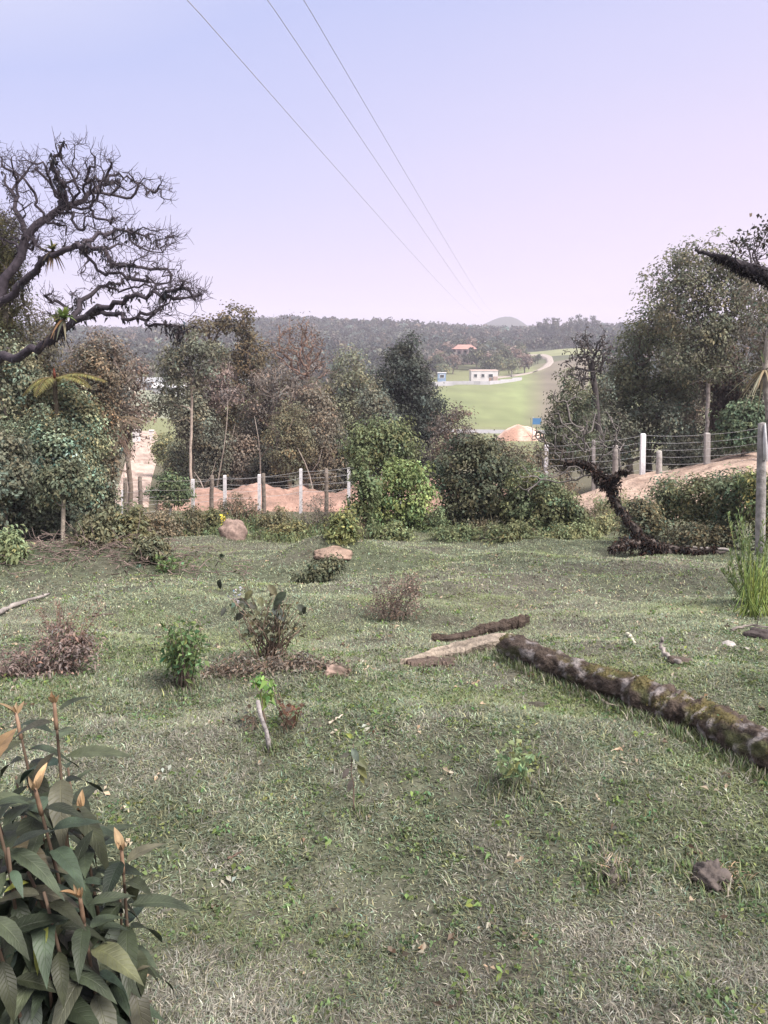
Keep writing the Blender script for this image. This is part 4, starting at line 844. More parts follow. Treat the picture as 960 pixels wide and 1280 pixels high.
for (u,v,ru,rv,d,k) in[(690,545,40,40,1.2,110),(740,540,44,34,.6,130),(700,590,40,16,.8,40),(768,555,28,20,.2,30),(660,600,26,30,.7,26),(700,500,30,20,1.2,20)]:
    dd=unit(rg.normal(size=(k,3)))*(rg.uniform(.1,1,k)[:,None]**.5); att.append(pp(u,v,d)+dd*np.array([ru,ru*.7,rv])*Yf/F)
n2,p2,tips=grow(nodes,par,np.concatenate(att),.22,rg,.15,up=.05)
r=radii(n2,p2,.14,.0042,2.5); r[nb:]=np.minimum(r[nb:],.016); r[:nb]=rm
mb=MB(); sel=np.zeros(len(n2),bool)
skin(mb,n2,p2,r,(.10,.083,.074),rg,7,4,thincol=(.15,.135,.125)); build(mb,'limbs',M['bark'],root)
mb=MB(); k=7000; idx=rg.integers(0,nb,k); ok=(r[idx]>.032); idx=idx[ok]; k=len(idx)
leaves(mb,n2[idx]+unit(rg.normal(size=(k,3)))*r[idx][:,None]*rg.uniform(.6,1.5,(k,1)),.075,.22,colvar(k,(.048,.035,.029),.4,rg),rg,(0,0,-.5),.3)
for (u,v,d,s,kk) in[(812,686,0,.10,300),(795,676,.1,.09,200),(758,604,.4,.07,150),(745,592,.5,.06,90),(780,678,-.1,.07,130),(770,608,.3,.06,90)]:
    leaves(mb,pp(u,v,d)+rg.normal(size=(kk,3))*s,.09,.2,colvar(kk,(.04,.028,.024),.45,rg),rg,(0,0,-.3),.3)
build(mb,'moss',M['leaf'],root,smooth=False)
# ---------------------------------------------------------------- dark branch reaching in at the upper right
rg=np.random.default_rng(190); Yb=9.0
W=[P(870,312,Yb+.5),P(884,318,Yb+.4),P(900,321,Yb+.3),P(915,326,Yb+.2),P(928,333,Yb+.1),P(942,338,Yb),P(958,345,Yb),P(985,356,Yb),P(1030,372,Yb),P(1070,392,Yb)]
root=tree('overhanging_tree','tree just beyond the right edge whose dark shaggy branch reaches into the sky','tree',1075,Yb,[(1090,250,36,40),(1130,180,50,50),(1180,260,60,50),(1110,110,44,40),(1190,140,50,50),(1230,320,50,50)],191,natt=190,R=.17,tip=.006,bark=(.05,.042,.042),trunk=[(1062,470),(1072,380),(1092,280),(1112,190)],n=44,size=.06,spread=.14,col=(.06,.068,.045),step=.2)
root.location=root.location
Wd=np.array(W); s=np.linspace(0,1,len(Wd)); ss=np.linspace(0,1,50); Wd=np.stack([np.interp(ss,s,Wd[:,k]) for k in range(3)],1)+rg.normal(size=(50,3))*.006
rr=np.interp(ss,[0,.18,.36,.5,.62,.8,1],[.018,.028,.04,.066,.076,.09,.115])*rg.uniform(.9,1.12,50)
mb=MB(); tube(mb,Wd,rr,10,(.03,.026,.03))
for (a0,a1) in[((940,336),(930,300)),((950,340),(962,285)),((948,340),(945,296)),((956,344),(940,310)),((925,330),(915,305))]:
    p=P(a0[0],a0[1],Yb); q=P(a1[0],a1[1],Yb+.3); m1=(p+q)/2+rg.normal(size=3)*.04
    tube(mb,[p,m1,q],[.012,.008,.004],5,(.05,.042,.045)); 
    for _ in range(9):
        t=rg.uniform(.3,1); s0=p*(1-t)+q*t; d=unit(rg.normal(size=3)+[0,0,.5]); tube(mb,[s0,s0+d*.1,s0+d*.17+[0,0,.03]],[.005,.004,.0025],3,(.05,.042,.045),caps=False)
build(mb,'branch',M['bark'],root)
mb=MB(); k=2400; idx=rg.integers(9,44,k); sh=rg.normal(size=(k,3))
leaves(mb,Wd[idx]+unit(sh)*rr[idx][:,None]*rg.uniform(.7,1.35,(k,1))-np.array([0,0,.012]),.05,.16,colvar(k,(.018,.015,.017),.3,rg),rg,(0,0,-.3),.3)
build(mb,'moss',M['leaf'],root,smooth=False)
mb=MB(); tp=[]
for (u,v) in[(932,296),(946,292),(958,284),(952,306),(941,308),(925,304),(962,300),(962,318)]: tp.append(P(u,v,Yb+.3)+rg.normal(size=(28,3))*.06)
tp=np.concatenate(tp); leaves(mb,tp,.055,.28,colvar(len(tp),(.07,.068,.05),.3,rg),rg); build(mb,'foliage',M['leaf'],root,smooth=False)
c=P(956,462,13.5); mb=MB()
for i in range(40):
    a=rg.uniform(0,6.28); e=rg.uniform(-.9,1.3); d=np.array([math.cos(a)*math.cos(e),math.sin(a)*math.cos(e),math.sin(e)]); s=unit(np.cross(d,[0,0,1.])+1e-4); l=rg.uniform(.4,.75); t=np.linspace(0,1,6)
    ax=c+d*l*t[:,None]; ax[:,2]-=l*.5*t**2; w=(.02*(1-t**1.5)+.002)[:,None]
    mb.add(np.concatenate([ax-s*w,ax+s*w]),[[j,j+1,7+j,6+j] for j in range(5)],colvar(1,(.30,.25,.16) if e<.5 else (.13,.15,.08),.25,rg)[0])
# the trunk that carries the bromeliad
bb=gx(968,13.5); rt=thing('slender_tree','slender grey-trunked tree at the right edge carrying a straw-coloured bromeliad','tree',bb)
m2=MB(); tube(m2,[bb-[0,0,.1],(bb+c)/2+[.05,0,0],c,c+[0,0,1.2]],[.06,.055,.05,.03],8,(.26,.23,.2)); build(m2,'trunk',M['bark'],rt)
m2=MB(); kk=500; leaves(m2,c+np.array([.1,0,.9])+rg.normal(size=(kk,3))*np.array([.2,.25,.4]),.07,.28,colvar(kk,(.10,.11,.07),.3,rg),rg); build(m2,'crown',M['leaf'],rt,smooth=False)
tag(build(mb,'bromeliad',M['leaf'],loc=c),'large straw-coloured bromeliad on the slender grey-trunked tree at the right edge','bromeliad')
# ---------------------------------------------------------------- fences
def post(root,u,vt,Yp,r,col,round_=False,lean=0):
    b=gx(u,Yp); t=P(u+lean,vt,Yp); mb=MB(); rg=np.random.default_rng(int(u*7))
    if round_:
        n=7; s=np.linspace(0,1,n)[:,None]; pts=(b-[0,0,.2])*(1-s)+t*s+rg.normal(size=(n,3))*.006
        tube(mb,pts,np.linspace(r*1.1,r*.92,n),8,col)
    else:
        h=t[2]-b[2]+.2; c=(b+t)/2-[0,0,.1]
        k=r; V=[]
        for zz,kk in((-h/2,k),(h/2-k*.3,k*.92),(h/2,k*.7)):
            for sx,sy in((-1,-1),(1,-1),(1,1),(-1,1)): V.append(c+np.array([sx*kk+(t[0]-b[0])*zz/h,sy*kk,zz]))
        f=[[i*4+j,i*4+(j+1)%4,i*4+4+(j+1)%4,i*4+4+j] for i in(0,1) for j in range(4)]+[[8,9,10,11],[3,2,1,0]]
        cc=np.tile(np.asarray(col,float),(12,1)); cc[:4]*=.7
        mb.add(V,f,cc)
    build(mb,'post',M['concrete' if not round_ else 'bark'],root,smooth=round_); return t
def wires(root,tops,dz,r,col=(.5,.5,.52)):
    for d in dz:
        mb=MB(); L_=[]
        for a0,a1 in zip(tops[:-1],tops[1:]):
            for s in np.linspace(0,1,5)[:-1]:
                p=a0*(1-s)+a1*s; L_.append(p+np.array([0,-.075,-d-.05*math.sin(math.pi*s)]))
        L_.append(tops[-1]+np.array([0,-.075,-d])); tube(mb,L_,r,4,col); build(mb,'wire',M['wire'],root)
WP=(.62,.60,.61)
lp=[(154,612,31.0,0),(212,606,32.0,0),(241,599,32.6,0),(281,594,33.0,0),(324,593,33.2,0),(376,586,33.4,0),(436,582,33.6,0),(500,580,33.8,0)]
f1=thing('wire_fence','wire fence of square white concrete posts in front of the red dirt bank','fence',gx(212,32))
wires(f1,[post(f1,u,v,Yp,.068,WP) for u,v,Yp,_ in lp],(.1,.4,.7,1.0),.004)
f2=thing('wire_fence','older wire fence of thin dark wooden posts nearer than the white concrete posts','fence',gx(264,27))
wires(f2,[post(f2,u,v,Yp,.075,(.15,.125,.105),True,l) for u,v,Yp,l in[(102,604,25,0),(156,598,25.5,1),(176,596,26,-1),(264,594,27,1),(330,592,27.5,-1),(408,586,28,0),(462,590,28,1)]],(.12,.45,.8),.004,(.3,.28,.27))
f3=thing('wire_fence','wire fence with a bright white post along the road bank on the right','fence',gx(803,27.5))
wires(f3,[post(f3,u,v,Yp,w_,c_,False,l) for u,v,Yp,w_,c_,l in[(682,556,29,.07,(.6,.58,.6),1),(742,550,28.4,.06,(.26,.24,.23),0),(803,542,27.6,.085,(.86,.85,.86),1),(884,541,26.6,.09,(.30,.28,.265),0),(962,530,25,.12,(.6,.58,.58),0),(1060,510,24,.12,(.6,.58,.58),0)]],(.05,.3,.55,.8,1.05,1.3),.0035,(.62,.62,.64))
f4=thing('fence_post','short weathered grey wooden stub post left of the bright white post','fence post',gx(770,27.2)); post(f4,770,557,27.2,.11,(.22,.20,.185),True,-1)
f5=thing('fence_post','short grey stub post right of the bright white post on the road bank','fence post',gx(824,27)); post(f5,824,564,27,.11,(.33,.31,.29),True,0)
f6=thing('fence_post','tall weathered grey fence post with white lichen at the right edge','fence post',gx(951,13.8)); post(f6,951,530,13.8,.085,(.27,.255,.245),True,2)
b=gx(957,13.9); mb=MB(); tube(mb,[P(957,530,13.72),P(957,548,13.72),P(956,575,13.72)],[.03,.045,.03],6,(.7,.69,.7)); build(mb,'lichen',M['concrete'],f6)
# ---------------------------------------------------------------- overhead wires
far=np.array([P(604,392,330),P(616,394,330),P(622,393,330)])
for i,(u,z,sag,lab) in enumerate([(235,6.0,2.2,'leftmost of the three overhead power lines crossing the sky'),(335,6.4,1.9,'middle one of the three overhead power lines'),(380,6.6,1.6,'rightmost of the three overhead power lines')]):
    n0=P(u,0,11.); k=(z-CAMZ)/(n0[2]-CAMZ); n0=np.array([n0[0]*k,n0[1]*k,z]); e=far[i]
    a=n0-(e-n0)*(30/330.); s=np.concatenate([np.linspace(0,.3,40),np.linspace(.31,1,40)]); pts=a+(e-a)*s[:,None]
    s0=30/360.; pts[:,2]-=4*sag*np.maximum((s-s0)*(1-s)/(1-s0)**2,0)*1.0
    mb=MB(); tube(mb,pts,.0065,4,(.42,.41,.45)); tag(build(mb,'power_line',M['wire'],loc=n0),lab,'power line','overhead power lines')
# ---------------------------------------------------------------- mossy log
rg=np.random.default_rng(300)
def gp(u,v,dz=0):
    p=G(u,v); return p+np.array([0,0,dz])
path=[(634,818,.118),(668,832,.118),(705,848,.115),(745,862,.115),(790,880,.12),(828,896,.125),(850,906,.13),(880,918,.128),(915,936,.135),(960,962,.14),(1010,985,.14),(1070,1015,.15)]
W=np.array([gp(u,v) for u,v,r in path]); R_=np.array([r for *_,r in path]); 
for i in range(len(W)): W[i,2]=h1(W[i,0],W[i,1])+R_[i]*.66
s=np.linspace(0,1,len(W)); m=190; ss=np.linspace(0,1,m)
Wd=np.stack([np.interp(ss,s,W[:,k]) for k in range(3)],1)
ker=np.ones(9)/9
for k in range(3):
    Wd[:,k]=np.convolve(np.pad(Wd[:,k],4,'edge'),ker,'valid')
Rd=np.convolve(np.pad(np.interp(ss,s,R_),4,'edge'),ker,'valid')
S=40; th=np.arange(S)*2*np.pi/S
T=unit(np.gradient(Wd,axis=0)); sd=unit(np.cross(T,[0,0,1.])); up=np.cross(sd,T)
A,B=np.meshgrid(ss*52,((th+np.pi/2)%(2*np.pi))*1.15,indexing='ij'); B2=B*0
nz=fbm(A*.5+B2*1.3,B*1.2+B2,301,3); nf=fbm(A*2.2,B*5+B2*4,303,3); nv=np.abs(fbm(A*.7,B*7+B2*5,305,2)-.5)
knot=np.exp(-((ss-.40)/.022)**2)[:,None]*.35+np.exp(-((ss-.47)/.02)**2)[:,None]*.18
rad=.90*Rd[:,None]*(.88+.5*(nz-.5)+.34*(nf-.5)-.25*np.clip(.12-nv,0,1)+knot*(.4+.6*np.sin(th*1+1)[None,:]))
V=Wd[:,None,:]+rad[...,None]*(np.cos(th)[None,:,None]*sd[:,None,:]+np.sin(th)[None,:,None]*up[:,None,:])
upness=np.sin(th)[None,:]+0*nz
bark=np.array([.062,.047,.038]); moss=np.array([.105,.09,.035]); dm=np.array([.075,.085,.035]); lich=np.array([.30,.275,.27])
col=np.tile(bark,(m,S,1))*(.55+.95*nf[...,None])
k=np.clip((fbm(A*.42+3,B*1.0+B2,310,3)+.14*upness-.64)*7,0,1)[...,None]; col=col*(1-k*.8)+moss*k*.8*(.6+.8*nf[...,None])
k=np.clip((fbm(A*.35+9,B*.9+B2,312,3)-.05*upness-.58)*8,0,1)[...,None]; col=col*(1-k*.7)+dm*k*.7
k=np.clip((fbm(A*1.1+20,B*1.3,314,4)-.63)*14,0,1)[...,None]*.55; col=col*(1-k)+lich*k
i=np.arange(m-1)[:,None]*S; j=np.arange(S)[None,:]; q=np.stack([i+j,i+S+j,i+S+(j+1)%S,i+(j+1)%S],-1).reshape(-1,4)
root=thing('fallen_log','long mossy rotting log lying across the pasture on the right','log',Wd[0]-[0,0,Rd[0]])
mb=MB(); mb.add(V.reshape(-1,3),q,col.reshape(-1,3))
cen=Wd[0]+T[0]*.02; mb.add(np.concatenate([V[0],cen[None]]),[[jj,(jj+1)%S,S] for jj in range(S)],(.24,.18,.13)); mb.add(np.concatenate([V[-1],(Wd[-1]+T[-1]*.02)[None]]),[[(jj+1)%S,jj,S] for jj in range(S)],(.22,.17,.125)); build(mb,'trunk',M['logbark'],root)
# moss fur on its back
n=9000; ai=rg.integers(0,m,n); aj=rg.integers(0,S,n); w_=np.clip((fbm(A*.42+3,B*1.0+B2,310,3)+.14*upness-.62)*6,0,1)[ai,aj]; keep=rg.uniform(0,1,n)<w_; ai,aj=ai[keep],aj[keep]
mb=MB(); pos=V[ai,aj]+rg.normal(size=(len(ai),3))*.006; nrm=unit(V[ai,aj]-Wd[ai])
d=nrm; leaves(mb,pos,.016,.2,colvar(len(ai),(.11,.10,.04),.35,rg,.5),rg,(0,0,.6),.2); build(mb,'moss',M['grass'],root,smooth=False)
# splintered rotten slab beyond its end
E=W[0]
def slab(name,top,bot,th_,col,mat,parent=None,loc=None,seed=0,tag_=None):
    rs=np.random.default_rng(seed); nn=36; nw=10
    A=np.array([gp(*q) for q in top]); B=np.array([gp(*q) for q in bot]); s=np.linspace(0,1,nn); sa=np.linspace(0,1,len(A)); sb=np.linspace(0,1,len(B))
    a=np.stack([np.interp(s,sa,A[:,k]) for k in range(3)],1); b=np.stack([np.interp(s,sb,B[:,k]) for k in range(3)],1)
    a[:,:2]+=rs.normal(size=(nn,2))*.011; b[:,:2]+=rs.normal(size=(nn,2))*.011; tp=np.clip(np.minimum(s,1-s)*7,.12,1)[:,None]; md=(a+b)/2; a=md+(a-md)*tp; b=md+(b-md)*tp
    w=np.linspace(0,1,nw)[None,:,None]; XY=a[:,None]*(1-w)+b[:,None]*w
    arch=np.sin(np.pi*np.linspace(0,1,nw))[None,:]
    x,y=XY[...,0],XY[...,1]; fib=fbm((s*5)[:,None]+0*arch,np.linspace(0,9,nw)[None,:]+(s*1.0)[:,None],seed,3)
    z=hz(x.ravel(),y.ravel()).reshape(x.shape)+(th_[0]+(th_[1]-th_[0])*s[:,None])*(.35+.65*np.clip(np.minimum(s,1-s)*6,0,1))[:,None]+arch*.03+(fib-.5)*(.13 if name=='bark' else .06)*np.clip(th_[1]*20,.2,1)
    top_=np.stack([x,y,z],-1); botm=np.stack([x,y,hz(x.ravel(),y.ravel()).reshape(x.shape)-.03],-1)
    c=np.asarray(col)*(.45+1.1*fib[...,None]); 
    i=np.arange(nn-1)[:,None]*nw; j=np.arange(nw-1)[None,:]; f=np.stack([i+j,i+j+1,i+nw+j+1,i+nw+j],-1).reshape(-1,4)
    m=MB(); m.add(top_.reshape(-1,3),f,c.reshape(-1,3))
    for edge_t,edge_b,ce in((top_[:,0],botm[:,0],c[:,0]),(top_[:,-1],botm[:,-1],c[:,-1]),(top_[0],botm[0],c[0]),(top_[-1],botm[-1],c[-1])):
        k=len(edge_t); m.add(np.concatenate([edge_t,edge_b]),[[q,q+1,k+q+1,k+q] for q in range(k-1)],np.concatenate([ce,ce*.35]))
    return build(m,name,M[mat],parent,loc,smooth=False)
b=gp(505,831)
root=thing('splintered_wood','pale splintered slab of rotten wood lying at the broken end of the mossy log','dead wood',b)
slab('heartwood',[(500,830),(540,817),(590,807),(642,798)],[(498,833),(545,826),(590,818),(642,809)],(.02,.075),(.25,.21,.168),'logbark',root,seed=320)
slab('bark',[(538,800),(590,793),(640,783),(662,777)],[(540,804),(592,798),(638,789),(660,783)],(.03,.07),(.06,.045,.036),'logbark',root,seed=321)
slab('bark',[(506,829),(530,822),(560,822)],[(508,838),(540,834),(580,832)],(.015,.02),(.10,.075,.06),'logbark',root,seed=322)
# ---------------------------------------------------------------- rounded boulder, mounds, clods
def lump(name,label,cat,u,v,rx,ry,rz,col,seed,mat='rock',amp=.35,sink=.3,col2=None):
    b=gp(u,v); n1,n2=40,22; a=np.linspace(0,2*np.pi,n1,endpoint=False); e=np.linspace(-.9,np.pi/2,n2)
    Aa,Ee=np.meshgrid(a,e,indexing='ij'); d=np.stack([np.cos(Aa)*np.cos(Ee),np.sin(Aa)*np.cos(Ee),np.sin(Ee)],-1)
    f1=fbm(d[...,0]*1.6+d[...,2]+seed,d[...,1]*1.6+d[...,2]*1.3,seed,4); f2=fbm(d[...,0]*6+d[...,2]*4+seed,d[...,1]*6+d[...,2]*5,seed+3,3)
    rr=1+amp*(f1-.5)*2+amp*.45*(f2-.5)
    V=b+d*rr[...,None]*np.array([rx,ry,rz]); V[...,2]+=rz*(-sink)+rz*.25
    c=np.asarray(col)*(.55+.9*f2[...,None]); 
    if col2 is not None: k=np.clip((f1-.5)*5,0,1)[...,None]; c=c*(1-k)+np.asarray(col2)*k
    q=[[i*n2+j,((i+1)%n1)*n2+j,((i+1)%n1)*n2+j+1,i*n2+j+1] for i in range(n1) for j in range(n2-1)]
    return tag(build(MB().add(V.reshape(-1,3),q,c.reshape(-1,3)),name,M[mat],loc=b),label,cat)
lump('boulder','rounded pinkish boulder at the edge of the weeds','boulder',291,672,.30,.27,.34,(.22,.16,.135),401,amp=.3,sink=.0)
lump('earth_mound','bare pinkish-brown earth hump at the end of the little bank in the pasture','earth mound',416,693,.30,.3,.10,(.25,.18,.14),402,'earth',.25)
lump('dung_clod','large crumbly grey-brown clod in the grass at the lower right','clod',888,1100,.062,.075,.06,(.075,.064,.06),403,'rock',.8,.1,(.12,.10,.088))
lump('dung_clod','smaller dark clod left of the large crumbly one','clod',766,1098,.038,.055,.035,(.06,.052,.045),404,'rock',.5,.1,(.14,.12,.1))
lump('wood_chunk','small brown chunk with a pinkish broken end right of the leggy shrub','wood chunk',420,843,.10,.07,.055,(.10,.075,.06),405,'rock',.45,.1,(.30,.22,.18))
lump('dung_clod','low dark clod between the wood chunk and the pale splintered slab','clod',487,829,.07,.06,.03,(.08,.062,.048),406,'rock',.5,.2)
lump('dung_clod','flat dark clod before the mossy log','clod',672,884,.085,.06,.025,(.06,.055,.042),407,'rock',.5,.2)
lump('dung_clod','dark clod at the foot of the curved root behind the log','clod',848,830,.09,.07,.045,(.075,.06,.05),408,'rock',.5,.2)
lump('bark_piece','dark weathered piece of bark at the right edge below the broom-like clump','bark',955,797,.16,.09,.07,(.06,.05,.048),409,'rock',.4,.1)
lump('stone','small pale flat stone right of the curved root','stone',911,806,.055,.06,.025,(.32,.30,.28),410,'rock',.2,.1)
lump('stone','tiny pale stone right of the flat one, behind the log','stone',932,812,.03,.03,.018,(.28,.265,.23),411,'rock',.2,.1)
# dry straw around the big clod
mb=MB(); b=gp(905,1100); 
for i in range(120):
    p=b+np.array([rg.normal()*.05,rg.normal()*.035,0]); p[2]=h1(p[0],p[1])+.01; d=unit(rg.normal(size=3)*[1,1,.4]+[0,0,.35]); l=rg.uniform(.03,.09)
    tube(mb,[p,p+d*l*.6,p+d*l-[0,0,.01]],[.0012,.0011,.0006],3,colvar(1,(.40,.33,.25),.3,rg)[0],caps=False)
tag(build(mb,'straw_tuft',M['stem'],loc=b),'tuft of pale dry straw beside the large crumbly clod','straw tuft')
mb=MB(); b=gp(765,1085)
for i in range(90):
    p=b+np.array([rg.normal()*.03,rg.normal()*.03,0]); p[2]=h1(p[0],p[1])+.01; d=unit(rg.normal(size=3)*[1,1,.4]+[0,0,.5]); l=rg.uniform(.03,.08)
    tube(mb,[p,p+d*l*.6,p+d*l-[0,0,.01]],[.0012,.0011,.0006],3,colvar(1,(.34,.29,.23),.3,rg)[0],caps=False)
tag(build(mb,'straw_tuft',M['stem'],loc=b),'tuft of greyish straw over the smaller dark clod','straw tuft')
# turf that grows up against the log, boulder and clods
def around(q,wd_,n,mb,h0=.03,h1_=.085):
    q=np.asarray(q); i=rg.integers(0,len(q),n); off=rg.normal(size=(n,2))*wd_; xx=q[i,0]+off[:,0]; yy=q[i,1]+off[:,1]; zz=hz(xx,yy)-.004
    h=rg.uniform(h0,h1_,n)[:,None]; a=rg.uniform(0,6.28,n); d=np.stack([np.cos(a),np.sin(a),0*a],1); s_=np.stack([-np.sin(a),np.cos(a),0*a],1); b0=np.stack([xx,yy,zz],1); ln=rg.uniform(.1,.9,n)[:,None]; w_=.0032
    m_=b0+d*h*ln*.4+h*np.array([0,0,.6]); t_=b0+d*h*ln+h*np.array([0,0,.95])
    V=np.stack([b0-s_*w_,b0+s_*w_,m_+s_*w_*.8,m_-s_*w_*.8,t_],1).reshape(-1,3); o_=np.arange(n)[:,None]*5
    c=colvar(n,(.13,.165,.08),.35,rg,.3); c[::4]=colvar(len(c[::4]),(.27,.25,.2),.3,rg,.1)
    mb.quads_tris(V,o_+np.array([[0,1,2,3]]),o_+np.array([[3,2,4]]),np.repeat(c,5,axis=0))
mb=MB(); sdv=np.stack([-T[:,1],T[:,0]],1); fr=Wd[:,:2]+sdv*Rd[:,None]*.9; bk=Wd[:,:2]-sdv*Rd[:,None]*.9
around(fr,.05,5200,mb); around(bk,.05,4200,mb)
for (u,v,r_,n_) in((888,1100,.07,420),(766,1098,.05,260),(420,843,.1,220),(291,674,.33,700),(487,829,.08,160),(560,828,.2,500),(600,818,.2,500),(338,940,.03,120),(231,860,.10,300),(340,830,.25,500),(60,850,.5,900),(110,850,.3,400),(642,985,.10,300),(447,1018,.04,90)): around([gp(u,v)[:2]],r_,n_,mb,.02,.07)
g=build(mb,'tall_grass',M['grass'],smooth=False); g['kind']='stuff'; g['label']='longer grass growing up against the log, boulder and clods'
# sticks and scraps
def stick(name,label,cat,pts,r,col,mat='bark',twigs=0):
    W=np.array([gp(u,v,dz) for u,v,dz in pts]); s=np.linspace(0,1,len(W)); n=len(W)*4; ss=np.linspace(0,1,n)
    Wd=np.stack([np.interp(ss,s,W[:,k]) for k in range(3)],1)+rg.normal(size=(n,3))*r*.25
    mb=MB(); tube(mb,Wd,np.linspace(r,r*.5,n)*rg.uniform(.8,1.2,n),7,np.asarray(col)*rg.uniform(.7,1.3,(n,1)))
    for i in range(twigs):
        p=Wd[rg.integers(n//3,n)]; d=unit(rg.normal(size=3)+[0,0,.4]); l=rg.uniform(.05,.18); tube(mb,[p,p+d*l*.5,p+d*l],[r*.4,r*.3,r*.15],4,col,caps=False)
    return tag(build(mb,name,M[mat],loc=W[0]),label,cat)
stick('dead_branch','pale barkless branch lying in the grass at the left edge','dead branch',[(-12,776,.05),(10,764,.05),(35,756,.05),(62,748,.06)],.035,(.25,.225,.205),twigs=3)
stick('curved_root','curved grey root sticking up from the grass behind the log','root',[(848,832,.02),(835,826,.03),(826,822,.08),(827,822,.16)],.022,(.27,.24,.22))
stick('dead_branch','dark stick at the right edge below the broom-like clump','dead branch',[(915,790,.02),(935,786,.04),(975,790,.03)],.015,(.16,.14,.125),twigs=4)
stick('wood_chip','small pale wood chip in the grass right of the bare stick','wood chip',[(412,907,.015),(428,897,.02)],.008,(.42,.37,.29))
stick('wood_chip','pair of bright pale chips in the grass behind the log','wood chip',[(783,794,.02),(788,799,.03),(792,806,.02)],.018,(.5,.48,.37))
stick('dead_branch','thin dark stick lying at the far left behind the dry brown shrub','dead branch',[(110,772,.02),(142,769,.02)],.012,(.13,.1,.085))
stick('dead_branch','thin stick in the grass below the middle of the log','dead branch',[(735,868,.03),(760,884,.02),(792,888,.02)],.012,(.26,.22,.18),twigs=3)
stick('dead_branch','long grey stick under the fallen mossy tree','dead branch',[(842,688,.1),(870,690,.08),(912,690,.06)],.05,(.33,.30,.28))
stick('dead_branch','short stick at the left of the small upright seedling','dead branch',[(285,1076,.01),(302,1070,.02)],.006,(.13,.09,.07))
# ---------------------------------------------------------------- small plants of the pasture
def plant(name,label,cat,u,v,stems,col,seed,leafn=10,size=.05,ratio=.3,stemcol=(.2,.15,.1),sr=.005,spread=.04,droop=.3,bias=(0,0,.4),lean_y=.15,from_=.45,jitter=.02,parts=('stems','leaves'),mat='leaf'):
    """upright stems given by their tip pixels (u,v), standing where (u,v) meets the ground"""
    rg=np.random.default_rng(seed); b=G(u,v); r=thing(name,label,cat,b); mb=MB(); lm=MB()
    for (uu,vv) in stems:
        d0=rg.normal(size=2)*jitter*2; p0=np.array([b[0]+d0[0],b[1]+d0[1],0]); p0[2]=h1(p0[0],p0[1])-.01
        t=P(uu,vv,b[1]+rg.normal()*lean_y); k=6; s=np.linspace(0,1,k)[:,None]; c=p0*.5+t*.5; c[:2]=p0[:2]*.65+t[:2]*.35; c[2]+=.05*abs(t[2]-p0[2])
        pts=(1-s)**2*p0+2*s*(1-s)*c+s*s*t+rg.normal(size=(k,3))*jitter*.3
        tube(mb,pts,np.linspace(sr,sr*.4,k),5,np.asarray(stemcol)*rg.uniform(.75,1.3))
        if leafn:
            n=max(1,rg.poisson(leafn)); q=from_+(1-from_)*rg.uniform(0,1,n)
            pos=np.stack([np.interp(q,np.linspace(0,1,k),pts[:,kk]) for kk in range(3)],1)+rg.normal(size=(n,3))*spread*.4
            leaves(lm,pos,size,ratio,colvar(n,col,.28,rg,.5),rg,bias,droop)
    build(mb,parts[0],M['stem'],r)
    if leafn: build(lm,parts[1],M[mat],r,smooth=False)
    return r
R=lambda a,b: rg.uniform(a,b)
plant('green_shrub','compact bushy green shrub left of the leggy dark shrub','shrub',231,858,[(R(200,252),R(776,815)) for i in range(30)],(.11,.165,.065),501,30,.042,.27,(.13,.1,.08),.005,.08,from_=.35)
plant('leggy_shrub','leggy bare-stemmed shrub with a few big dark leaves in the middle of the pasture','shrub',338,826,[(R(290,380),R(742,790)) for i in range(46)],(.11,.115,.07),502,7,.05,.28,(.17,.125,.095),.006,.06,from_=.4)
# its big leaves
rg2=np.random.default_rng(503); b=G(338,826)
def bigleaf(mb,c,d,nrm,L_,w,col,curl=.25,fold=.25,serr=0.0,nseg=9,rg=rg2):
    d=unit(np.asarray(d,float)); s=unit(np.cross(d,nrm)); n=np.cross(s,d)
    t=np.linspace(0,1,nseg); prof=np.sin(np.pi*np.clip(t,0,1)**.85)**.9*(1-.25*t)+.03*(1-t); xs=np.array([-1,-.55,0,.55,1.])
    V=np.zeros((nseg,5,3)); 
    wav=rg.normal()*.05
    for j,x in enumerate(xs):
        ed=(1+serr*np.where(np.arange(nseg)%2==0,1,-1)*(abs(x)==1))
        V[:,j]=c+d*(L_*t)[:,None]+s*(x*w*prof*ed)[:,None]+n*((abs(x)*w*prof*fold)-curl*L_*t**2+ wav*np.sin(t*7+x)*w)[:,None]
    luv=np.zeros((nseg,5,3)); luv[...,0]=t[:,None]; luv[...,1]=xs[None,:]
    f=[[i*5+j,i*5+j+1,i*5+5+j+1,i*5+5+j] for i in range(nseg-1) for j in range(4)]
    if mb.uv is None: mb.uv=[]
    mb.uv.append(luv.reshape(-1,3)); mb.add(V.reshape(-1,3),f,col)
lg=[o for o in C.objects if o.get('label','').startswith('leggy')][0]
mb=MB()
for (u,v,l,c) in[(358,744,.15,(.045,.06,.035)),(342,762,.15,(.10,.12,.10)),(372,760,.11,(.045,.055,.035)),(300,752,.11,(.05,.055,.04)),(305,768,.11,(.045,.05,.035)),(316,742,.12,(.15,.15,.07)),(335,735,.12,(.15,.14,.08)),(350,752,.12,(.12,.13,.09)),(282,764,.08,(.04,.045,.035)),(312,757,.10,(.07,.07,.05)),(325,750,.10,(.16,.165,.08)),(352,768,.10,(.06,.07,.05)),(275,728,.09,(.05,.06,.04)),(345,740,.09,(.17,.14,.08)),(382,762,.08,(.05,.06,.04))]:
    a=rg2.uniform(0,6.28); bigleaf(mb,P(u,v-4,b[1]+rg2.normal()*.1),(math.cos(a)*.7,-.4+math.sin(a)*.4,-.5),(rg2.normal()*.3,-1,.8),l*.9,l*.27,np.array(c)*.6)
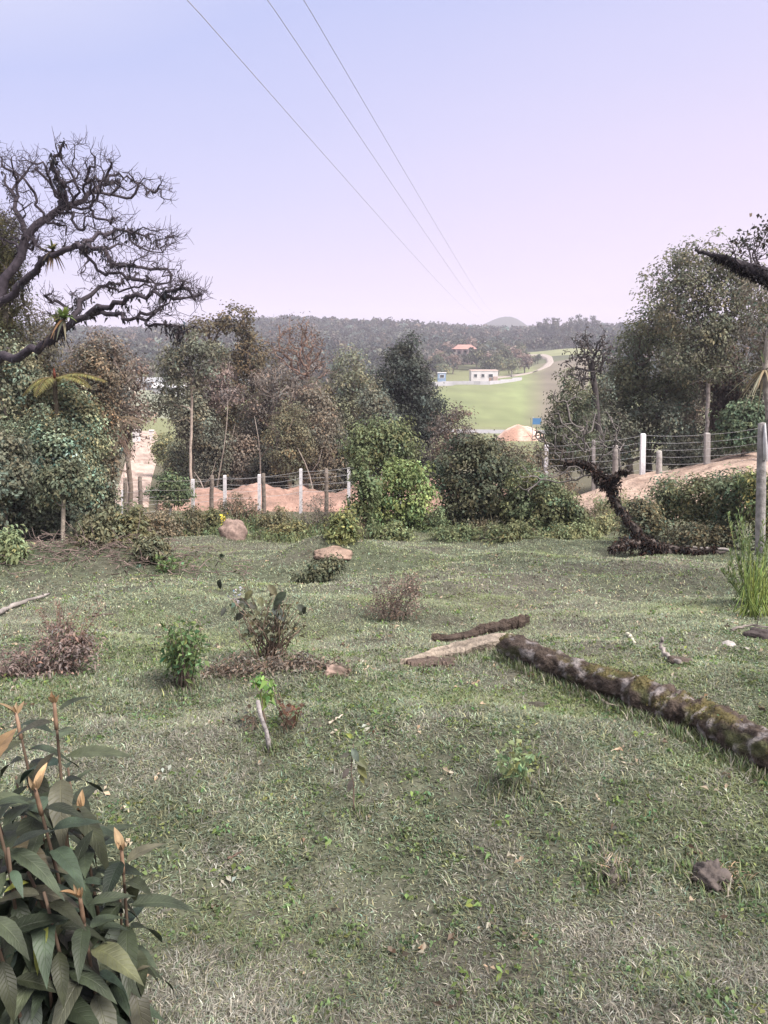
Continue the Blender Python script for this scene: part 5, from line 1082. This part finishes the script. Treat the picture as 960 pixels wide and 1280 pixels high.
build(mb,'big_leaves',M['bigleaf'],lg)
plant('white_seed_head','white and black fluffy seed head beside the top of the leggy shrub','seed head',301,800,[(297,742)],(.42,.41,.44),504,34,.03,.35,(.2,.17,.13),.005,.09,from_=.9,bias=(0,0,0),lean_y=.02)
tree('dry_shrub','low spreading reddish-brown dry shrub at the left of the pasture','shrub',60,G(60,845)[1],[(30,830,34,20),(75,815,36,24),(105,810,24,24),(60,840,50,12),(5,835,26,18),(75,790,20,18)],510,natt=420,R=.012,tip=.0028,bark=(.15,.124,.108),n=5,size=.035,spread=.05,ratio=.2,col=(.14,.112,.098),step=.08,jit=.35,base=G(66,852),parts=('stems','foliage'))
plant('dry_stalks','cluster of tall brown dry stalks rising out of the low dry shrub','dry stalks',80,838,[(R(40,135),R(745,800)) for i in range(38)]+[(68,742),(72,746),(70,752)],(.17,.115,.085),511,7,.03,.22,(.20,.14,.11),.0035,.03,from_=.55)
tree('dry_shrub','low brown twiggy dead shrub in mid pasture behind the splintered wood','shrub',495,G(495,775)[1],[(495,742,34,22),(480,760,30,14),(515,730,20,18),(505,760,26,12)],512,natt=260,R=.012,tip=.003,bark=(.17,.135,.115),n=4,size=.035,spread=.06,ratio=.2,col=(.12,.10,.08),step=.1,jit=.35,base=G(495,775),parts=('stems','foliage'))
tree('dry_shrub','low dead twiggy growth around the foot of the leggy shrub','shrub',350,G(350,835)[1],[(300,832,34,14),(345,832,40,14),(385,828,26,16),(270,842,26,12),(420,835,22,10)],513,natt=300,R=.01,tip=.0026,bark=(.125,.098,.082),n=4,size=.035,spread=.05,ratio=.2,col=(.11,.095,.075),step=.08,jit=.35,base=G(345,842),parts=('stems','foliage'))
plant('sapling','small sapling with fresh bright green leaves beside the bare grey stick','sapling',337,905,[(325,842),(318,850),(333,848),(330,868)],(.155,.26,.075),514,15,.055,.3,(.2,.16,.12),.005,.03,from_=.72,lean_y=.03,droop=.6)
stick2=MB(); b=G(338,940); t=P(322,876,b[1]); tube(stick2,[b-[0,0,.03],b*.6+t*.4+[.006,0,0],b*.3+t*.7-[.004,0,0],t],[.013,.012,.011,.012],8,(.30,.275,.265)); tag(build(stick2,'bare_stick',M['bark'],loc=b),'short leaning whitish bare stick in front of the bright green sapling','stick')
plant('dry_seedling','brown withered seedling right of the bare grey stick','seedling',362,912,[(R(345,378),R(866,895)) for i in range(12)],(.14,.09,.065),515,5,.04,.3,(.16,.11,.08),.003,.03)
plant('dry_seedling','dark withered sprig left of the bare grey stick','seedling',312,912,[(R(302,320),R(885,900)) for i in range(7)],(.13,.11,.085),516,5,.035,.3,(.16,.12,.09),.003,.03)
sd=plant('dark_seedling','thin dark seedling with a few drooping leaves in the near pasture','seedling',447,1018,[(440,930)],(.08,.09,.05),517,0,.06,.3,(.14,.10,.08),.0045,lean_y=.01)
mb=MB(); b=G(447,1018)
for (u,v,dx,dz,l,c) in[(440,922,-.2,.4,.05,(.20,.23,.06)),(440,935,.35,-.6,.075,(.10,.125,.10)),(437,942,-.8,-.1,.05,(.06,.06,.045)),(443,945,.6,-.35,.085,(.085,.095,.045)),(447,955,.5,-.6,.08,(.13,.135,.05)),(436,960,-.5,-.7,.06,(.10,.085,.075)),(440,975,-.3,-.8,.06,(.09,.08,.07)),(450,968,.4,-.8,.05,(.15,.15,.06)),(442,930,.8,.2,.05,(.09,.11,.06))]:
    bigleaf(mb,P(u,v,b[1]),(dx,-.35,dz),(0,-1,.9),l,l*.24,c)
build(mb,'leaves',M['bigleaf'],sd)
plant('pale_seedling','pale green leafy seedling in the near pasture before the log','seedling',642,985,[(R(615,672),R(920,955)) for i in range(15)],(.20,.26,.125),518,10,.04,.32,(.19,.2,.12),.0025,.04,from_=.3)
plant('fresh_weed','leafy fresh green weed with a drooping arm on the far left lawn','weed',208,716,[(R(195,230),R(694,706)) for i in range(12)]+[(245,702),(256,698)],(.12,.18,.07),519,12,.07,.28,(.15,.14,.09),.006,.06,from_=.3,lean_y=.1)
tree('low_bush','low dark bush along the little bank left of the earth hump','bush',398,G(398,728)[1],[(385,722,16,8),(402,712,18,10),(418,706,14,8),(392,734,12,6)],520,natt=110,R=.012,tip=.004,bark=(.1,.085,.07),n=26,size=.045,spread=.07,col=(.065,.075,.045),step=.1,base=G(398,728),parts=('stems','foliage'))
# thin leaning briars
def briar(label,pts,Yb,seed,col=(.10,.09,.06)):
    rg=np.random.default_rng(seed); b=gp(*pts[0]); W=[b]+[P(u,v,b[1]+(i+1)*.04) for i,(u,v) in enumerate(pts[1:])]
    r=thing('briar',label,'briar',b); mb=MB(); s=np.linspace(0,1,len(W)); ss=np.linspace(0,1,16); W=np.array(W); Wd=np.stack([np.interp(ss,s,W[:,k]) for k in range(3)],1)+rg.normal(size=(16,3))*.004
    tube(mb,Wd,np.linspace(.007,.003,16),5,col); build(mb,'stem',M['stem'],r)
    lm=MB(); leaves(lm,Wd[rg.integers(3,16,16)]+rg.normal(size=(16,3))*.012,.06,.28,colvar(16,(.07,.085,.05),.3,rg),rg); build(lm,'leaves',M['leaf'],r,smooth=False)
briar('thin leaning briar stem on the far left lawn below the brush heap',[(196,740),(188,722),(176,712),(166,702),(156,694)],0,530)
briar('thin arching briar reaching left from the top of the leggy shrub',[(320,760),(304,722),(290,708),(274,696),(258,690),(240,684)],0,531)
tag_y=G(278,668); mb=MB(); c=P(279,651,tag_y[1]-.3)
r=thing('yellow_flower','yellow flower spike on a stem left of the pinkish boulder','flower',tag_y+np.array([0,-.3,0]))
m2=MB(); tube(m2,[tag_y+[0,-.3,-.05],c],[.008,.005],5,(.15,.18,.06)); build(m2,'stem',M['stem'],r)
leaves(mb,c+rg.normal(size=(46,3))*[.04,.04,.1],.06,.35,colvar(46,(.62,.52,.07),.2,rg,.2),rg,(0,0,.5)); build(mb,'petals',M['petal'],r,smooth=False)
# ---------------------------------------------------------------- big leathery shrub at the lower left
rg=np.random.default_rng(600); rg2=np.random.default_rng(601)
b=np.array([-.50,1.18,h1(-.50,1.18)])
root=thing('leathery_shrub','large dark leathery-leaved shrub with rusty young shoots filling the lower left corner','shrub',b)
stems=[(68,876,1.20,1),(20,890,1.30,1),(44,985,1.04,1),(100,1010,1.20,1),(152,1060,1.14,1),(-30,930,1.05,1),(55,1115,.98,0),(120,1160,1.08,0),(10,1060,.98,0),(150,1120,1.22,0),(-20,1130,.92,0),(60,1200,1.0,0),(95,1080,1.1,0),(35,1090,1.0,0),(140,1200,1.15,0),(75,1030,1.25,0),(-10,1000,1.0,0),(100,1120,1.0,1),(85,960,1.36,0),(20,970,1.42,0),(-60,1030,1.2,0),(110,1230,1.12,0),(30,1010,1.25,0),(0,1180,1.1,0)]
sm=MB(); lf=MB(); yl=MB(); bd=MB()
UPV=np.array([0,0,1.])
for si,(u,v,Ys,young) in enumerate(stems):
    t=P(u,v,Ys); p0=b+np.array([rg.normal()*.05,rg.normal()*.05,-.05]); c=p0*.45+t*.55; c[:2]=p0[:2]*.5+t[:2]*.5+rg.normal(size=2)*.02
    s=np.linspace(0,1,16)[:,None]; pts=(1-s)**2*p0+2*s*(1-s)*c+s*s*t
    tube(sm,pts,np.linspace(.0058,.0022,16),7,np.linspace((.075,.06,.048),(.11,.078,.055),16))
    L_=np.linalg.norm(np.diff(pts,axis=0),axis=1).sum(); T=unit(t-c); n=30; ph=rg.uniform(0,6.28); yl=MB()
    arc=np.concatenate([[0],np.cumsum(np.linalg.norm(np.diff(pts,axis=0),axis=1))])
    if young: yl.uv=[np.tile([.5,.5,0.],(30,1))]; tube(yl,np.array([np.array([np.interp(max(L_-dd,0),arc,pts[:,kk]) for kk in range(3)]) for dd in(.05,.035,.017,0)])+np.array([0,-.001,0]),[.0036,.0035,.0033,.0026],7,(.23,.15,.10))
    for k in range(n):
        q=L_-.006-.0165*k
        if q<.06: break
        pt=np.array([np.interp(q,arc,pts[:,kk]) for kk in range(3)]); a=ph+k*2.4; el=.42-.065*k+rg.normal()*.28
        if k<1 and young:
            d=np.array([math.cos(a)*.6,math.sin(a)*.6,.85]); l=rg.uniform(.026,.045)
            bigleaf(yl,pt,d,np.array([-math.cos(a),-math.sin(a),.6]),l,l*.20,colvar(1,(.26,.18,.10),.2,rg,.2)[0],.15,.5)
        else:
            d=np.array([math.cos(a)*math.cos(el),math.sin(a)*math.cos(el),math.sin(el)]); l=(.046+.0085*min(k,5))*rg.uniform(.65,1.3)
            dark=colvar(1,(.034,.044,.026) if rg.uniform()<.85 else (.05,.052,.036),.3,rg,.3)[0]
            if k<4 and rg.uniform()<.06: dark=np.array([.24,.26,.06]) if rg.uniform()<.5 else np.array([.17,.11,.055])
            bigleaf(lf,pt+d*.008,d,UPV+np.array([math.cos(a),math.sin(a),0])*-.3,l,l*rg.uniform(.17,.235),dark,rg.uniform(.3,.85),rg.uniform(.08,.34),.04,11)
    if young:
        for k in range(4):
            d=unit(T+rg.normal(size=3)*.3); l=rg.uniform(.016,.028); bigleaf(yl,t-T*.005,d,np.array([0,-1,.2]),l,l*.17,colvar(1,(.29,.20,.115),.2,rg,.2)[0],.1,.5)
        build(yl,'young_shoot',M['bigleaf'],root)
build(sm,'stems',M['stem'],root); build(lf,'leaves',M['bigleaf'],root)
# ---------------------------------------------------------------- evening haze
m,nt,out=nm('haze_air'); pv=N(nt,'ShaderNodeVolumePrincipled'); pv.inputs['Color'].default_value=(.90,.88,1,1); pv.inputs['Density'].default_value=.00048; pv.inputs['Anisotropy'].default_value=.0; nt.links.new(pv.outputs[0],out.inputs['Volume'])
mb=MB(); zlo=float(Zg.min())-1.0; zhi=float(Zg.max())+22
box(mb,(0,840,(zlo+zhi)/2),(2960,1760,zhi-zlo),(.8,.8,.8)); o=build(mb,'haze',m,smooth=False); o['kind']='stuff'; o['label']='thin pale violet evening haze'
